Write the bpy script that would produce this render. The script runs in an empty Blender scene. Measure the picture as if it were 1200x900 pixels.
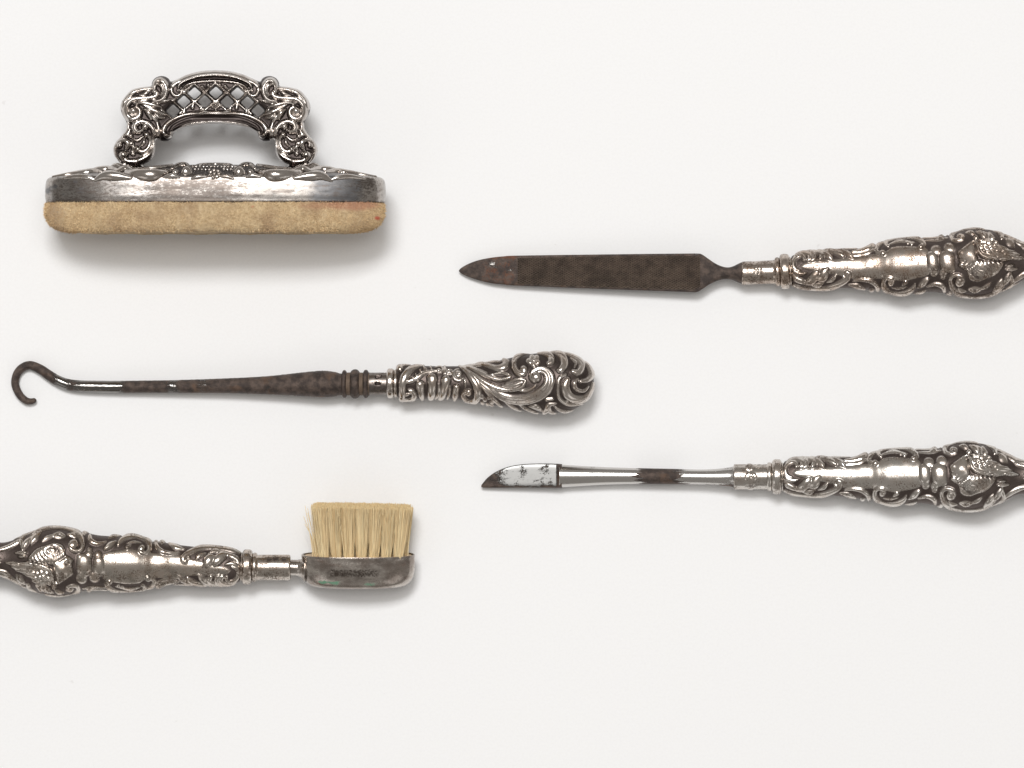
import bpy, math, random
import numpy as np
from mathutils import Vector, Matrix

random.seed(7)
rng = np.random.default_rng(7)
sc = bpy.context.scene
COL = sc.collection

# ------------------------------------------------------------------ camera, light, exposure
S = 0.00025            # metres per photograph pixel on the paper (frame = 300 x 225 mm)
CAMH = 1.5
cam_d = bpy.data.cameras.new('camera')
cam_d.sensor_width = 36.0
cam_d.lens = 36.0 * CAMH / (1200 * S)
cam_d.clip_start = 0.05
cam_d.clip_end = 20.0
cam = bpy.data.objects.new('camera', cam_d)
cam.location = (0, 0, CAMH)
COL.objects.link(cam)
sc.camera = cam

world = bpy.data.worlds.new('World')
sc.world = world
world.use_nodes = True
bg = world.node_tree.nodes['Background']
bg.inputs[0].default_value = (1.0, 0.945, 0.88, 1)
bg.inputs[1].default_value = 0.30


def softbox(name, loc, size_x, size_y, power, color):
    d = bpy.data.lights.new(name, 'AREA')
    d.shape = 'RECTANGLE'
    d.size, d.size_y = size_x, size_y
    d.energy = power
    d.color = color
    o = bpy.data.objects.new(name, d)
    o.location = loc
    o.rotation_euler = (-Vector(loc)).to_track_quat('-Z', 'Y').to_euler()
    COL.objects.link(o)
    return o


softbox('key_softbox', (-0.30, 1.22, 2.74), 0.95, 0.58, 49.5, (1.0, 0.995, 0.99))
softbox('overhead_softbox', (-0.05, 0.70, 3.0), 2.1, 1.05, 28.0, (1.0, 0.975, 0.945))
softbox('fill_softbox', (1.1, -1.25, 1.0), 1.0, 0.8, 1.6, (1.0, 0.99, 0.98))
softbox('fill_softbox', (-1.1, -1.25, 1.0), 1.0, 0.8, 1.6, (1.0, 0.99, 0.98))

sc.view_settings.view_transform = 'Standard'
sc.view_settings.look = 'None'
sc.view_settings.exposure = 0.0
sc.view_settings.gamma = 1.0
sc.render.engine = 'CYCLES'
sc.cycles.use_denoising = True
sc.cycles.max_bounces = 8


# ------------------------------------------------------------------ mesh helpers
def new_mesh_object(name, verts, faces, mat, parent=None, normals=None, attrs=None, smooth=True):
    """verts (n,3) in metres; faces: list of arrays (m,3)/(m,4) or lists."""
    me = bpy.data.meshes.new(name)
    loops, starts, tot = [], [], 0
    for f in faces:
        f = np.asarray(f, dtype=np.int32)
        if f.size == 0:
            continue
        if f.ndim == 1:
            f = f[None, :]
        k = f.shape[1]
        loops.append(f.ravel())
        starts.append(tot + np.arange(f.shape[0]) * k)
        tot += f.size
    loops = np.concatenate(loops)
    starts = np.concatenate(starts)
    me.vertices.add(len(verts))
    me.vertices.foreach_set('co', np.ascontiguousarray(verts, dtype=np.float32).ravel())
    me.loops.add(len(loops))
    me.loops.foreach_set('vertex_index', loops.astype(np.int32))
    me.polygons.add(len(starts))
    me.polygons.foreach_set('loop_start', starts.astype(np.int32))
    me.polygons.foreach_set('use_smooth', np.full(len(starts), smooth))
    me.update(calc_edges=True)
    if attrs:
        for k, v in attrs.items():
            a = me.attributes.new(k, 'FLOAT', 'POINT')
            a.data.foreach_set('value', np.ascontiguousarray(v, dtype=np.float32))
    if normals is not None:
        me.normals_split_custom_set_from_vertices(np.ascontiguousarray(normals, dtype=np.float32))
    me.materials.append(mat)
    o = bpy.data.objects.new(name, me)
    COL.objects.link(o)
    if parent is not None:
        o.parent = parent
    return o


def vertex_normals(V, faces):
    N = np.zeros_like(V)
    for f in faces:
        f = np.asarray(f)
        if f.size == 0 or f.ndim == 1:
            continue
        a = V[f[:, 2]] - V[f[:, 0]]
        b = V[f[:, -1]] - V[f[:, 1]]
        n = np.cross(a, b)
        for k in range(f.shape[1]):
            np.add.at(N, f[:, k], n)
    L = np.linalg.norm(N, axis=1, keepdims=True)
    return N / np.maximum(L, 1e-20)


def split_object(name, V, faces, vlabel, names, mat, parent, attrs, min_faces=14):
    """One continuous skin cut along the ornament: the ground stays in `name`, every ornament
    becomes a child of it; shared normals keep the skin seamless."""
    N = vertex_normals(V, faces)
    arrs = [np.asarray(f) for f in faces if np.asarray(f).size and np.asarray(f).ndim == 2]
    single = [np.asarray(f) for f in faces if np.asarray(f).ndim == 1]
    flabs = []
    for f in arrs:
        lab = vlabel[f]
        same = lab[:, 0].copy()
        for k in range(1, f.shape[1]):
            same = np.where(lab[:, k] == same, same, np.maximum(np.minimum(same, lab[:, k]), -1))
        flabs.append(same)

    def build(nm, sel, par, extra=()):
        fs = [f[s] for f, s in zip(arrs, sel) if s.any()]
        used = np.unique(np.concatenate([f.ravel() for f in fs] + [np.asarray(e) for e in extra]))
        remap = np.zeros(len(V), dtype=np.int32)
        remap[used] = np.arange(len(used))
        return new_mesh_object(nm, V[used], [remap[f] for f in fs] + [remap[e] for e in extra], mat, par,
                               N[used], {k: v[used] for k, v in attrs.items()})
    counts = {}
    for fl in flabs:
        for l, c in zip(*np.unique(fl, return_counts=True)):
            counts[int(l)] = counts.get(int(l), 0) + int(c)
    keep = [l for l in counts if l >= 0 and counts[l] >= min_faces]
    for i in range(len(flabs)):
        flabs[i] = np.where(np.isin(flabs[i], keep), flabs[i], -1)
    root = build(name, [fl < 0 for fl in flabs], parent, single)
    for l in sorted(keep):
        build(names[l], [fl == l for fl in flabs], root)
    return root


def catmull(P, n_per=8):
    P = np.asarray(P, float)
    if len(P) < 3:
        t = np.linspace(0, 1, max(2, n_per))[:, None]
        return (P[0] * (1 - t) + P[-1] * t) if len(P) == 2 else P
    Q = np.vstack([2 * P[0] - P[1], P, 2 * P[-1] - P[-2]])
    out = []
    for i in range(1, len(Q) - 2):
        p0, p1, p2, p3 = Q[i - 1], Q[i], Q[i + 1], Q[i + 2]
        for t in np.linspace(0, 1, n_per, endpoint=False):
            out.append(0.5 * (2 * p1 + (p2 - p0) * t + (2 * p0 - 5 * p1 + 4 * p2 - p3) * t * t
                              + (3 * p1 - p0 - 3 * p2 + p3) * t ** 3))
    out.append(P[-1])
    return np.array(out)


def poly_sdf(X, Y, poly):
    """positive inside"""
    P = np.asarray(poly, float)
    Qn = np.roll(P, -1, axis=0)
    d2 = np.full(X.shape, 1e18)
    inside = np.zeros(X.shape, bool)
    for (ax, ay), (bx, by) in zip(P, Qn):
        ex, ey = bx - ax, by - ay
        L = ex * ex + ey * ey + 1e-12
        t = np.clip(((X - ax) * ex + (Y - ay) * ey) / L, 0, 1)
        d2 = np.minimum(d2, (X - ax - t * ex) ** 2 + (Y - ay - t * ey) ** 2)
        cond = ((ay > Y) != (by > Y))
        with np.errstate(divide='ignore', invalid='ignore'):
            xi = ax + (Y - ay) / (by - ay + 1e-15) * ex
        inside ^= cond & (X < xi)
    d = np.sqrt(d2)
    return np.where(inside, d, -d)


class Relief:
    """Chased ornament: strokes, beads and raised fields drawn in photograph pixels."""

    def __init__(self):
        self.items = []
        self.names = []
        self.keys = {}
        self.base = (0.0, 0.0, 0.1)
        self.fat = 1.0
        self.ground = 0.0
        self.rel_h = False
        self.amp = 1.0

    def at(self, x, y, s=0.1):
        self.base = (x, y, s)

    def _lab(self, name, key):
        if name is None:
            return -1
        k = key or ('%s#%d' % (name, len(self.names)))
        if k not in self.keys:
            self.keys[k] = len(self.names)
            self.names.append(name)
        return self.keys[k]

    def _px(self, pts):
        bx, by, s = self.base
        P = np.asarray(pts, float) * s
        return P + np.array([bx, by])

    def stroke(self, name, pts, r, h=None, prof='round', key=None):
        P = self._px(pts)
        r = np.atleast_1d(np.asarray(r, float)) * self.base[2]
        if len(r) != len(P):
            r = np.interp(np.linspace(0, 1, len(P)), np.linspace(0, 1, len(r)), r)
        if len(P) == 1:
            P = np.vstack([P, P + 1e-3])
            r = np.array([r[0], r[0]])
        R = np.hstack([P, r[:, None]])
        n = 7 if len(P) > 2 else 4
        R = catmull(R, n)
        R[:, 2] = np.maximum(R[:, 2] * self.fat, 0.3)
        if h is None:
            h = min(1.15 * R[:, 2].max(), 4.4)
        if self.rel_h:
            h = min(h, 1.3 * R[:, 2].max())
        self.items.append(('s', self._lab(name, key), R, h, prof))

    def bead(self, name, x, y, r, h=None, key=None):
        self.stroke(name, [(x, y)], [r], h, 'round', key)

    def field(self, name, pts, h, edge, key=None, smooth=6):
        P = self._px(pts)
        if smooth:
            P = catmull(np.vstack([P, P[:1]]), smooth)[:-1]
        self.items.append(('p', self._lab(name, key), P, h, edge))

    def cut(self, pts, r, depth):
        n = len(self.items)
        self.stroke(None, pts, r, depth)
        it = self.items[n]
        self.items[n] = ('c',) + it[1:]

    def swell(self, x, y, r, h):
        P = self._px([(x, y)])[0]
        self.items.append(('g', -1, np.array([[P[0], P[1], r * self.base[2]]]), h, None))

    def mirrored(self, cx):
        for it in list(self.items):
            kind, lab, R, h, p = it
            R2 = R.copy()
            R2[:, 0] = 2 * cx - R2[:, 0]
            l2 = lab
            if lab >= 0:
                l2 = len(self.names)
                k = ('m', lab)
                if k in self.keys:
                    l2 = self.keys[k]
                else:
                    self.keys[k] = l2
                    self.names.append(self.names[lab])
            self.items.append((kind, l2, R2, h, p))

    def eval(self, X, Y):
        shp = X.shape
        X = X.ravel()
        Y = Y.ravel()
        H = np.zeros(X.shape)
        L = np.full(X.shape, -1, int)
        REL = np.full(X.shape, self.ground)
        cuts = np.zeros(X.shape)
        add = np.zeros(X.shape)
        for kind, lab, R, h, prof in self.items:
            if kind == 'g':
                add += h * np.exp(-((X - R[0, 0]) ** 2 + (Y - R[0, 1]) ** 2) / R[0, 2] ** 2)
                continue
            if kind == 'p':
                m = (X > R[:, 0].min()) & (X < R[:, 0].max()) & (Y > R[:, 1].min()) & (Y < R[:, 1].max())
                idx = np.nonzero(m)[0]
                if not len(idx):
                    continue
                d = poly_sdf(X[idx], Y[idx], R)
                t = np.clip(d / prof, 0, 1)
                q = np.where(d > 0, np.sqrt(np.maximum(1 - (1 - t) ** 2, 0)), 0)
                hh = h * q
                better = (hh > H[idx]) & (d > 0)
                ii = idx[better]
                H[ii] = hh[better]
                L[ii] = lab
                REL[ii] = np.maximum(0.45 + 0.55 * q[better], REL[ii])
                continue
            rm = R[:, 2].max()
            m = ((X > R[:, 0].min() - rm) & (X < R[:, 0].max() + rm) &
                 (Y > R[:, 1].min() - rm) & (Y < R[:, 1].max() + rm))
            idx = np.nonzero(m)[0]
            if not len(idx):
                continue
            x, y = X[idx][:, None], Y[idx][:, None]
            a, b = R[:-1], R[1:]
            ex, ey = b[:, 0] - a[:, 0], b[:, 1] - a[:, 1]
            LL = ex * ex + ey * ey + 1e-12
            t = np.clip(((x - a[:, 0]) * ex + (y - a[:, 1]) * ey) / LL, 0, 1)
            dd = np.hypot(x - a[:, 0] - t * ex, y - a[:, 1] - t * ey)
            rr = a[:, 2] + t * (b[:, 2] - a[:, 2])
            q = dd / rr
            j = q.argmin(axis=1)
            ar = np.arange(len(idx))
            q = q[ar, j]
            # thin tips stand lower than the broad belly of the stroke
            hs = h * (0.35 + 0.65 * np.clip(rr[ar, j] / rm, 0, 1))
            inn = q < 1
            qq = np.clip(q, 0, 1)
            if prof == 'leaf':
                f = (1 - qq) ** 0.75
            elif prof == 'gut':
                f = (1 - qq ** 2.6) ** 0.7 * (1 - 0.5 * np.exp(-(qq / 0.42) ** 2))
            elif prof == 'flat':
                f = np.clip((1 - qq) / 0.35, 0, 1)
                f = f * f * (3 - 2 * f)
            else:
                f = (1 - qq ** 2.2) ** 0.72
            if kind == 'c':
                cuts[idx] = np.maximum(cuts[idx], np.where(inn, hs * f, 0))
                continue
            hh = np.where(inn, hs * f, 0)
            better = inn & (hh > H[idx])
            ii = idx[better]
            H[ii] = hh[better]
            REL[ii] = np.clip(np.maximum(0.12 + f[better], self.ground), 0, 1)
            L[ii] = lab
        # ornament standing on a raised field keeps the field's footing
        H = (H + add - cuts) * self.amp
        REL = np.clip(REL - 0.8 * np.clip(cuts, 0, 1), 0, 1)
        return H.reshape(shp), L.reshape(shp), REL.reshape(shp)


def soften(A_, n):
    for _ in range(n):
        P_ = np.pad(A_, 1, mode='edge')
        A_ = (P_[:-2, 1:-1] + P_[2:, 1:-1] + 2 * P_[1:-1, 1:-1]) / 4
        P_ = np.pad(A_, 1, mode='edge')
        A_ = (P_[1:-1, :-2] + P_[1:-1, 2:] + 2 * P_[1:-1, 1:-1]) / 4
    return A_


def interp_profile(xs, pts):
    """smooth interpolation of traced (x, value) pairs"""
    P = np.asarray(pts, float)
    C = catmull(P, 10)
    o = np.argsort(C[:, 0], kind='stable')
    return np.interp(xs, C[o, 0], C[o, 1])


def lathe(name, xs, top, bot, depth, parent, mat, origin, relief=None, half=40, expo=2.0, attr_fn=None,
          jitter=0.0, sub=True, inset=0.0):
    """A body lying along x. top/bot: traced silhouette (photo px) at xs; depth: half-depth px; origin: photo px -> local (0,0)."""
    nx = len(xs)
    xs = np.asarray(xs, float)
    top = np.asarray(top, float) + inset
    bot = np.asarray(bot, float) - inset
    yc, wy = (top + bot) / 2, np.maximum((bot - top) / 2, 0.15)
    wz = np.maximum(np.broadcast_to(np.asarray(depth, float), xs.shape), 0.15)
    ex = np.broadcast_to(np.asarray(expo, float), xs.shape)[:, None]
    th = np.linspace(0, math.pi, half + 1)[None, :]
    c, s = np.cos(th), np.sin(th)
    cc = np.sign(c) * np.abs(c) ** (2 / ex)
    ss = np.abs(s) ** (2 / ex)
    X = np.repeat(xs[:, None], half + 1, 1)
    Yi = yc[:, None] - wy[:, None] * cc
    Z = wz[:, None] * ss
    P = np.stack([X, -Yi, Z], -1)
    H = np.zeros(X.shape)
    L = np.full(X.shape, -1, int)
    REL = np.ones(X.shape)
    if relief is not None:
        H, L, REL = relief.eval(X, Yi)
        H, REL = soften(H, 1), soften(REL, 2)
    if jitter:
        H = H + jitter * (rng.random(X.shape) - 0.5)
    if relief is not None or jitter:
        du = np.gradient(P, axis=0)
        dv = np.gradient(P, axis=1)
        N = np.cross(du, dv)
        N /= np.maximum(np.linalg.norm(N, axis=-1, keepdims=True), 1e-12)
        mid = N[nx // 2, half // 2]
        if mid[2] < 0:
            N = -N
        N[:, 0] = np.where(np.abs(N[:, 0, 1:2]) > -1, N[:, 0], N[:, 0])
        N[:, 0, 2] = 0
        N[:, -1, 2] = 0
        P = P + N * H[..., None]
    P[:, 0, 2] = 0
    P[:, -1, 2] = 0
    full = np.concatenate([P, P[:, -2:0:-1] * np.array([1, 1, -1])], axis=1)
    m = full.shape[1]
    mir = lambda A: np.concatenate([A, A[:, -2:0:-1]], axis=1)
    V = full.reshape(-1, 3).copy()
    V[:, 0] -= origin[0]
    V[:, 1] += origin[1]
    V *= S
    i = np.arange(nx - 1)[:, None] * m
    j = np.arange(m)[None, :]
    j2 = (j + 1) % m
    quads = np.stack([i + j, i + j2, i + m + j2, i + m + j], -1).reshape(-1, 4)[:, ::-1]
    cap0 = np.arange(m)
    cap1 = (np.arange(m) + (nx - 1) * m)[::-1]
    # outward orientation
    a, b, d = V[quads[0, 0]], V[quads[0, 1]], V[quads[0, 3]]
    n = np.cross(b - a, d - a)
    if n[1] * (V[quads[0, 0], 1] + (yc[0] - origin[1]) * S) < 0:
        quads = quads[:, ::-1]
        cap0, cap1 = cap0[::-1], cap1[::-1]
    attrs = {'relief': mir(REL).ravel()}
    if attr_fn:
        for k, v in attr_fn(mir(X).ravel(), mir(Yi).ravel(), full[..., 2].ravel()).items():
            attrs[k] = v
    if relief is None or not sub:
        return new_mesh_object(name, V, [quads, cap0, cap1], mat, parent, None, attrs)
    return split_object(name, V, [quads, cap0, cap1], mir(L).ravel(), relief.names, mat, parent, attrs)


def tube(name, pts, radii, mat, parent, sides=14, n_per=6, flat=1.0, attr_fn=None, wobble=0.0):
    """Sweep along 3-D points given in metres, radii in metres; rounded ends."""
    R = catmull(np.hstack([np.asarray(pts, float), np.asarray(radii, float)[:, None]]), n_per)
    C, r = R[:, :3], np.maximum(R[:, 3], 1e-6)
    T = np.gradient(C, axis=0)
    T /= np.linalg.norm(T, axis=1, keepdims=True)
    # round caps
    caps = [(0.0, 0.0), (0.35, 0.12), (0.7, 0.45), (0.92, 0.75)]
    Cs, rs, Ts = [], [], []
    for k, d in caps:
        Cs.append(C[0] - T[0] * r[0] * (1 - d) * 0.8); rs.append(max(r[0] * k, r[0] * 0.02)); Ts.append(T[0])
    for a, b, t in zip(C, r, T):
        Cs.append(a); rs.append(b); Ts.append(t)
    for k, d in caps[::-1]:
        Cs.append(C[-1] + T[-1] * r[-1] * (1 - d) * 0.8); rs.append(max(r[-1] * k, r[-1] * 0.02)); Ts.append(T[-1])
    Cs, rs, Ts = np.array(Cs), np.array(rs), np.array(Ts)
    up = np.array([0, 0, 1.0])
    A = np.cross(Ts, up)
    nb = np.linalg.norm(A, axis=1, keepdims=True)
    A = np.where(nb > 1e-4, A / np.maximum(nb, 1e-9), np.array([1.0, 0, 0]))
    B = np.cross(A, Ts)
    ph = np.linspace(0, 2 * math.pi, sides, endpoint=False)
    rr = rs[:, None] * (1 + wobble * (rng.random((len(rs), sides)) - 0.5))
    V = Cs[:, None] + rr[..., None] * (np.cos(ph)[None, :, None] * A[:, None] + flat * np.sin(ph)[None, :, None] * B[:, None])
    n = len(Cs)
    i = np.arange(n - 1)[:, None] * sides
    j = np.arange(sides)[None, :]
    j2 = (j + 1) % sides
    quads = np.stack([i + j, i + j2, i + sides + j2, i + sides + j], -1).reshape(-1, 4)
    VV = V.reshape(-1, 3)
    attrs = {'relief': np.ones(len(VV))}
    if attr_fn:
        attrs.update(attr_fn(VV))
    return new_mesh_object(name, VV, [quads, np.arange(sides)[::-1], np.arange(sides) + (n - 1) * sides], mat, parent, None, attrs)


def thing(name, label, cat, px, py, z_px, tilt=0.0, group=None):
    """Empty on the paper under the thing; z_px: height of its axis above the paper, in px."""
    k = 1 - z_px * S / CAMH
    o = bpy.data.objects.new(name, None)
    o.empty_display_size = 0.01
    COL.objects.link(o)
    o.location = ((px - 600) * S * k, (450 - py) * S * k, z_px * S)
    o.rotation_euler = (0, tilt, 0)
    o.scale = (k, k, k)
    o['label'] = label
    o['category'] = cat
    if group:
        o['group'] = group
    return o


def copy_tree(o, parent):
    c = o.copy()
    COL.objects.link(c)
    c.parent = parent
    for ch in o.children:
        copy_tree(ch, c)
    return c


# ------------------------------------------------------------------ materials
class NT:
    def __init__(self, name):
        self.m = bpy.data.materials.new(name)
        self.m.use_nodes = True
        self.t = self.m.node_tree
        self.b = self.t.nodes['Principled BSDF']
        self.tc = self.n('ShaderNodeTexCoord')

    def n(self, typ, **kw):
        nd = self.t.nodes.new(typ)
        for k, v in kw.items():
            setattr(nd, k, v)
        return nd

    def l(self, a, b):
        self.t.links.new(a, b)

    def val(self, sock, v):
        if hasattr(v, 'node'):
            self.l(v, sock)
        elif isinstance(v, (tuple, list)):
            sock.default_value = (*v, 1.0) if len(v) == 3 and sock.type == 'RGBA' else v
        else:
            sock.default_value = v

    def coord(self, scale=(1, 1, 1), off=(0, 0, 0)):
        mp = self.n('ShaderNodeMapping')
        mp.inputs['Scale'].default_value = scale
        mp.inputs['Location'].default_value = off
        self.l(self.tc.outputs['Object'], mp.inputs['Vector'])
        return mp.outputs[0]

    def noise(self, scale, detail=4, rough=0.55, vec=None, off=(0, 0, 0), stretch=(1, 1, 1)):
        nd = self.n('ShaderNodeTexNoise')
        nd.inputs['Scale'].default_value = scale
        nd.inputs['Detail'].default_value = detail
        nd.inputs['Roughness'].default_value = rough
        self.l(vec or self.coord(stretch, off), nd.inputs['Vector'])
        return nd.outputs['Fac']

    def math(self, op, a, b=0.0, clamp=False):
        nd = self.n('ShaderNodeMath', operation=op)
        nd.use_clamp = clamp
        self.val(nd.inputs[0], a)
        self.val(nd.inputs[1], b)
        return nd.outputs[0]

    def step(self, x, lo, hi, a=0.0, b=1.0):
        nd = self.n('ShaderNodeMapRange', interpolation_type='SMOOTHSTEP')
        self.val(nd.inputs['Value'], x)
        nd.inputs['From Min'].default_value = lo
        nd.inputs['From Max'].default_value = hi
        nd.inputs['To Min'].default_value = a
        nd.inputs['To Max'].default_value = b
        return nd.outputs[0]

    def mix(self, f, a, b):
        nd = self.n('ShaderNodeMix', data_type='RGBA')
        self.val(nd.inputs[0], f)
        self.val(nd.inputs[6], a)
        self.val(nd.inputs[7], b)
        return nd.outputs[2]

    def fmix(self, f, a, b):
        nd = self.n('ShaderNodeMix', data_type='FLOAT')
        self.val(nd.inputs[0], f)
        self.val(nd.inputs[2], a)
        self.val(nd.inputs[3], b)
        return nd.outputs[0]

    def attr(self, name):
        nd = self.n('ShaderNodeAttribute')
        nd.attribute_name = name
        return nd.outputs['Fac']

    def bump(self, h, strength, dist):
        nd = self.n('ShaderNodeBump')
        nd.inputs['Strength'].default_value = strength
        nd.inputs['Distance'].default_value = dist
        self.l(h, nd.inputs['Height'])
        self.l(nd.outputs[0], self.b.inputs['Normal'])

    def set(self, color=None, rough=None, metal=None):
        if color is not None:
            self.val(self.b.inputs['Base Color'], color)
        if rough is not None:
            self.val(self.b.inputs['Roughness'], rough)
        if metal is not None:
            self.val(self.b.inputs['Metallic'], metal)
        return self.m


def silver(name, seed, clean=(0.66, 0.625, 0.585), warm=(0.50, 0.40, 0.325), warm_amt=0.5, dark=(0.112, 0.090, 0.081), film_col=(0.30, 0.25, 0.215),
           spots=0.5, bite=0.0, rough=0.18):
    """Old silver: polished on the high places, oxidised in the ground, with brown tarnish spots."""
    t = NT(name)
    o = (seed * 0.013, seed * 0.007, seed * 0.011)
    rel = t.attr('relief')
    n1 = t.noise(350, 4, 0.6, off=o)
    n2 = t.noise(1500, 3, 0.6, off=o)
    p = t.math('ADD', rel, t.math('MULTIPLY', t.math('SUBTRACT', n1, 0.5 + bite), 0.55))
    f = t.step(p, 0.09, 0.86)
    wm = t.step(t.noise(160, 5, 0.62, off=(o[1], o[2], o[0])), 0.44, 0.66, 0.0, warm_amt)
    col = t.mix(wm, clean, warm)
    # broad grey-brown film
    film = t.step(t.noise(260, 6, 0.7, off=(o[2], o[0], o[1])), 0.46, 0.68, 0.0, 0.7)
    col = t.mix(film, col, film_col)
    # specks
    sp = t.step(t.math('MULTIPLY', t.noise(2600, 3, 0.7, off=o), t.math('ADD', t.noise(300, 3, 0.6, off=(o[1], o[0], o[2])), 0.35)),
                0.525 - 0.07 * spots, 0.60 - 0.07 * spots)
    col = t.mix(t.math('MULTIPLY', sp, 0.8), col, (0.09, 0.055, 0.035))
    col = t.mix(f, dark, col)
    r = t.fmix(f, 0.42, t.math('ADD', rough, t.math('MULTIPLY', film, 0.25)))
    r = t.math('ADD', r, t.math('MULTIPLY', sp, 0.25))
    t.set(col, r, 1.0)
    stip = t.math('MULTIPLY', t.noise(3800, 2, 0.5), t.math('SUBTRACT', 1.0, f))
    t.bump(t.math('ADD', t.math('MULTIPLY', n2, 0.35), stip), 0.35, 0.00010)
    return t.m


def iron(name, seed, polish=0.20, steel=(0.60, 0.58, 0.56)):
    """Dark rusted steel, with bare bright steel or a painted edge highlight where the attribute `clean` is high."""
    t = NT(name)
    o = (seed * 0.017, seed * 0.009, seed * 0.005)
    n1 = t.noise(420, 6, 0.65, off=o)
    n2 = t.noise(2600, 5, 0.75, off=o)
    n3 = t.noise(180, 4, 0.6, off=o)
    col = t.mix(t.step(n1, 0.35, 0.7), (0.050, 0.038, 0.034), (0.132, 0.098, 0.081))
    col = t.mix(t.step(n3, 0.55, 0.72, 0, 0.5), col, (0.17, 0.095, 0.055))
    rr = t.step(t.math('ADD', t.attr('rusty'), t.math('MULTIPLY', t.math('SUBTRACT', t.noise(700, 6, 0.75, off=(o[1], o[0], 0)), 0.5), 1.8)), 0.35, 0.75, 0, 0.85)
    col = t.mix(rr, col, (0.165, 0.066, 0.036))
    fleck = t.step(n2, 0.63, 0.72)
    col = t.mix(t.math('MULTIPLY', fleck, 0.65), col, (0.34, 0.27, 0.20))
    cl = t.attr('clean')
    c = t.step(t.math('ADD', cl, t.math('MULTIPLY', t.math('SUBTRACT', t.math('ADD', t.math('MULTIPLY', t.noise(900, 5, 0.75, off=o, stretch=(0.45, 1, 1)), 0.45), t.math('MULTIPLY', t.noise(4200, 4, 0.8, off=o), 0.55)), 0.5), 2.6)), 0.42, 0.56)
    col = t.mix(c, col, steel)
    r = t.fmix(c, t.fmix(fleck, 0.50, 0.35), polish)
    m = t.fmix(c, 0.55, 1.0)
    t.set(col, r, m)
    t.bump(t.math('MULTIPLY', t.math('ADD', n2, n1), t.math('SUBTRACT', 1.0, c)), 0.9, 0.00026)
    return t.m


M = {}
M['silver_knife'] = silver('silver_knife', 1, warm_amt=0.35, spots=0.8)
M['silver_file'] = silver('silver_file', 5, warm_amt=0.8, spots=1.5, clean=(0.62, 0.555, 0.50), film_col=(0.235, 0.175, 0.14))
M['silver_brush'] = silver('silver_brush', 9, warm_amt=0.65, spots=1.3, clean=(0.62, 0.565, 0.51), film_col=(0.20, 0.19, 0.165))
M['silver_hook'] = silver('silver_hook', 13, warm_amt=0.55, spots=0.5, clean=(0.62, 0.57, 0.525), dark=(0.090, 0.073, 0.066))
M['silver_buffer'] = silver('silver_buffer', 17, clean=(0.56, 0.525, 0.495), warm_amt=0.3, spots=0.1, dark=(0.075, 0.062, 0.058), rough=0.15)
M['iron_hook'] = iron('iron_hook', 3, 0.13, (0.21, 0.20, 0.19))
M['iron_file'] = iron('iron_file', 8)
M['iron_knife'] = iron('iron_knife', 21)
M['iron_blade'] = iron('iron_blade', 22, 0.40, (0.31, 0.31, 0.305))


def make_paper():
    t = NT('white_paper')
    n = t.noise(900, 4, 0.6)
    n2 = t.noise(9, 3, 0.5)
    col = t.mix(n2, (0.850, 0.855, 0.862), (0.860, 0.865, 0.872))
    col = t.mix(t.step(t.noise(1400, 3, 0.6), 0.35, 0.7, 0, 0.35), col, (0.80, 0.80, 0.805))
    col = t.mix(t.step(t.noise(260, 2, 0.4, off=(0.2, 0.5, 0)), 0.765, 0.81, 0, 0.18), col, (0.45, 0.42, 0.40))
    t.set(col, 0.75, 0.0)
    t.b.inputs['Specular IOR Level'].default_value = 0.2
    t.bump(n, 0.15, 0.00006)
    return t.m


M['paper'] = make_paper()


def make_buffer_wall():
    """side wall of the buffer: worn silver with long scratches and slate-grey stains"""
    t = NT('silver_buffer_wall')
    scr = t.noise(420, 6, 0.7, stretch=(0.35, 1, 1))
    speck = t.noise(1900, 5, 0.75, stretch=(0.45, 1, 1), off=(0.01, 0.02, 0))
    big = t.noise(70, 4, 0.6, off=(0.3, 0.1, 0.2))
    stain = t.attr('stain')
    dirt = t.attr('dirt')
    col = t.mix(t.step(big, 0.40, 0.62), (0.54, 0.505, 0.475), (0.36, 0.34, 0.325))
    col = t.mix(t.step(scr, 0.46, 0.70, 0, 0.6), col, (0.30, 0.255, 0.22))
    s = t.step(t.math('ADD', stain, t.math('MULTIPLY', t.math('SUBTRACT', scr, 0.5), 1.1)), 0.35, 0.75)
    col = t.mix(t.math('MULTIPLY', s, 0.9), col, (0.165, 0.168, 0.178))
    k = t.step(t.math('ADD', t.math('MULTIPLY', dirt, 0.34), speck), 0.58, 0.74)
    col = t.mix(t.math('MULTIPLY', k, 0.8), col, (0.085, 0.068, 0.058))
    streak = t.step(t.math('ADD', t.noise(800, 5, 0.7, stretch=(0.16, 1, 1), off=(0.1, 0.4, 0)), t.math('MULTIPLY', dirt, 0.12)), 0.54, 0.68, 0, 0.75)
    col = t.mix(streak, col, (0.16, 0.135, 0.12))
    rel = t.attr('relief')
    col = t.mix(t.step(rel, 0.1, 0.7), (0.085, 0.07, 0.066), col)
    t.set(col, t.math('ADD', 0.23, t.math('ADD', t.math('MULTIPLY', s, 0.13), t.math('MULTIPLY', k, 0.12))), 1.0)
    t.bump(t.noise(140, 3, 0.5), 0.25, 0.0004)
    return t.m


M['buffer_wall'] = make_buffer_wall()


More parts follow.
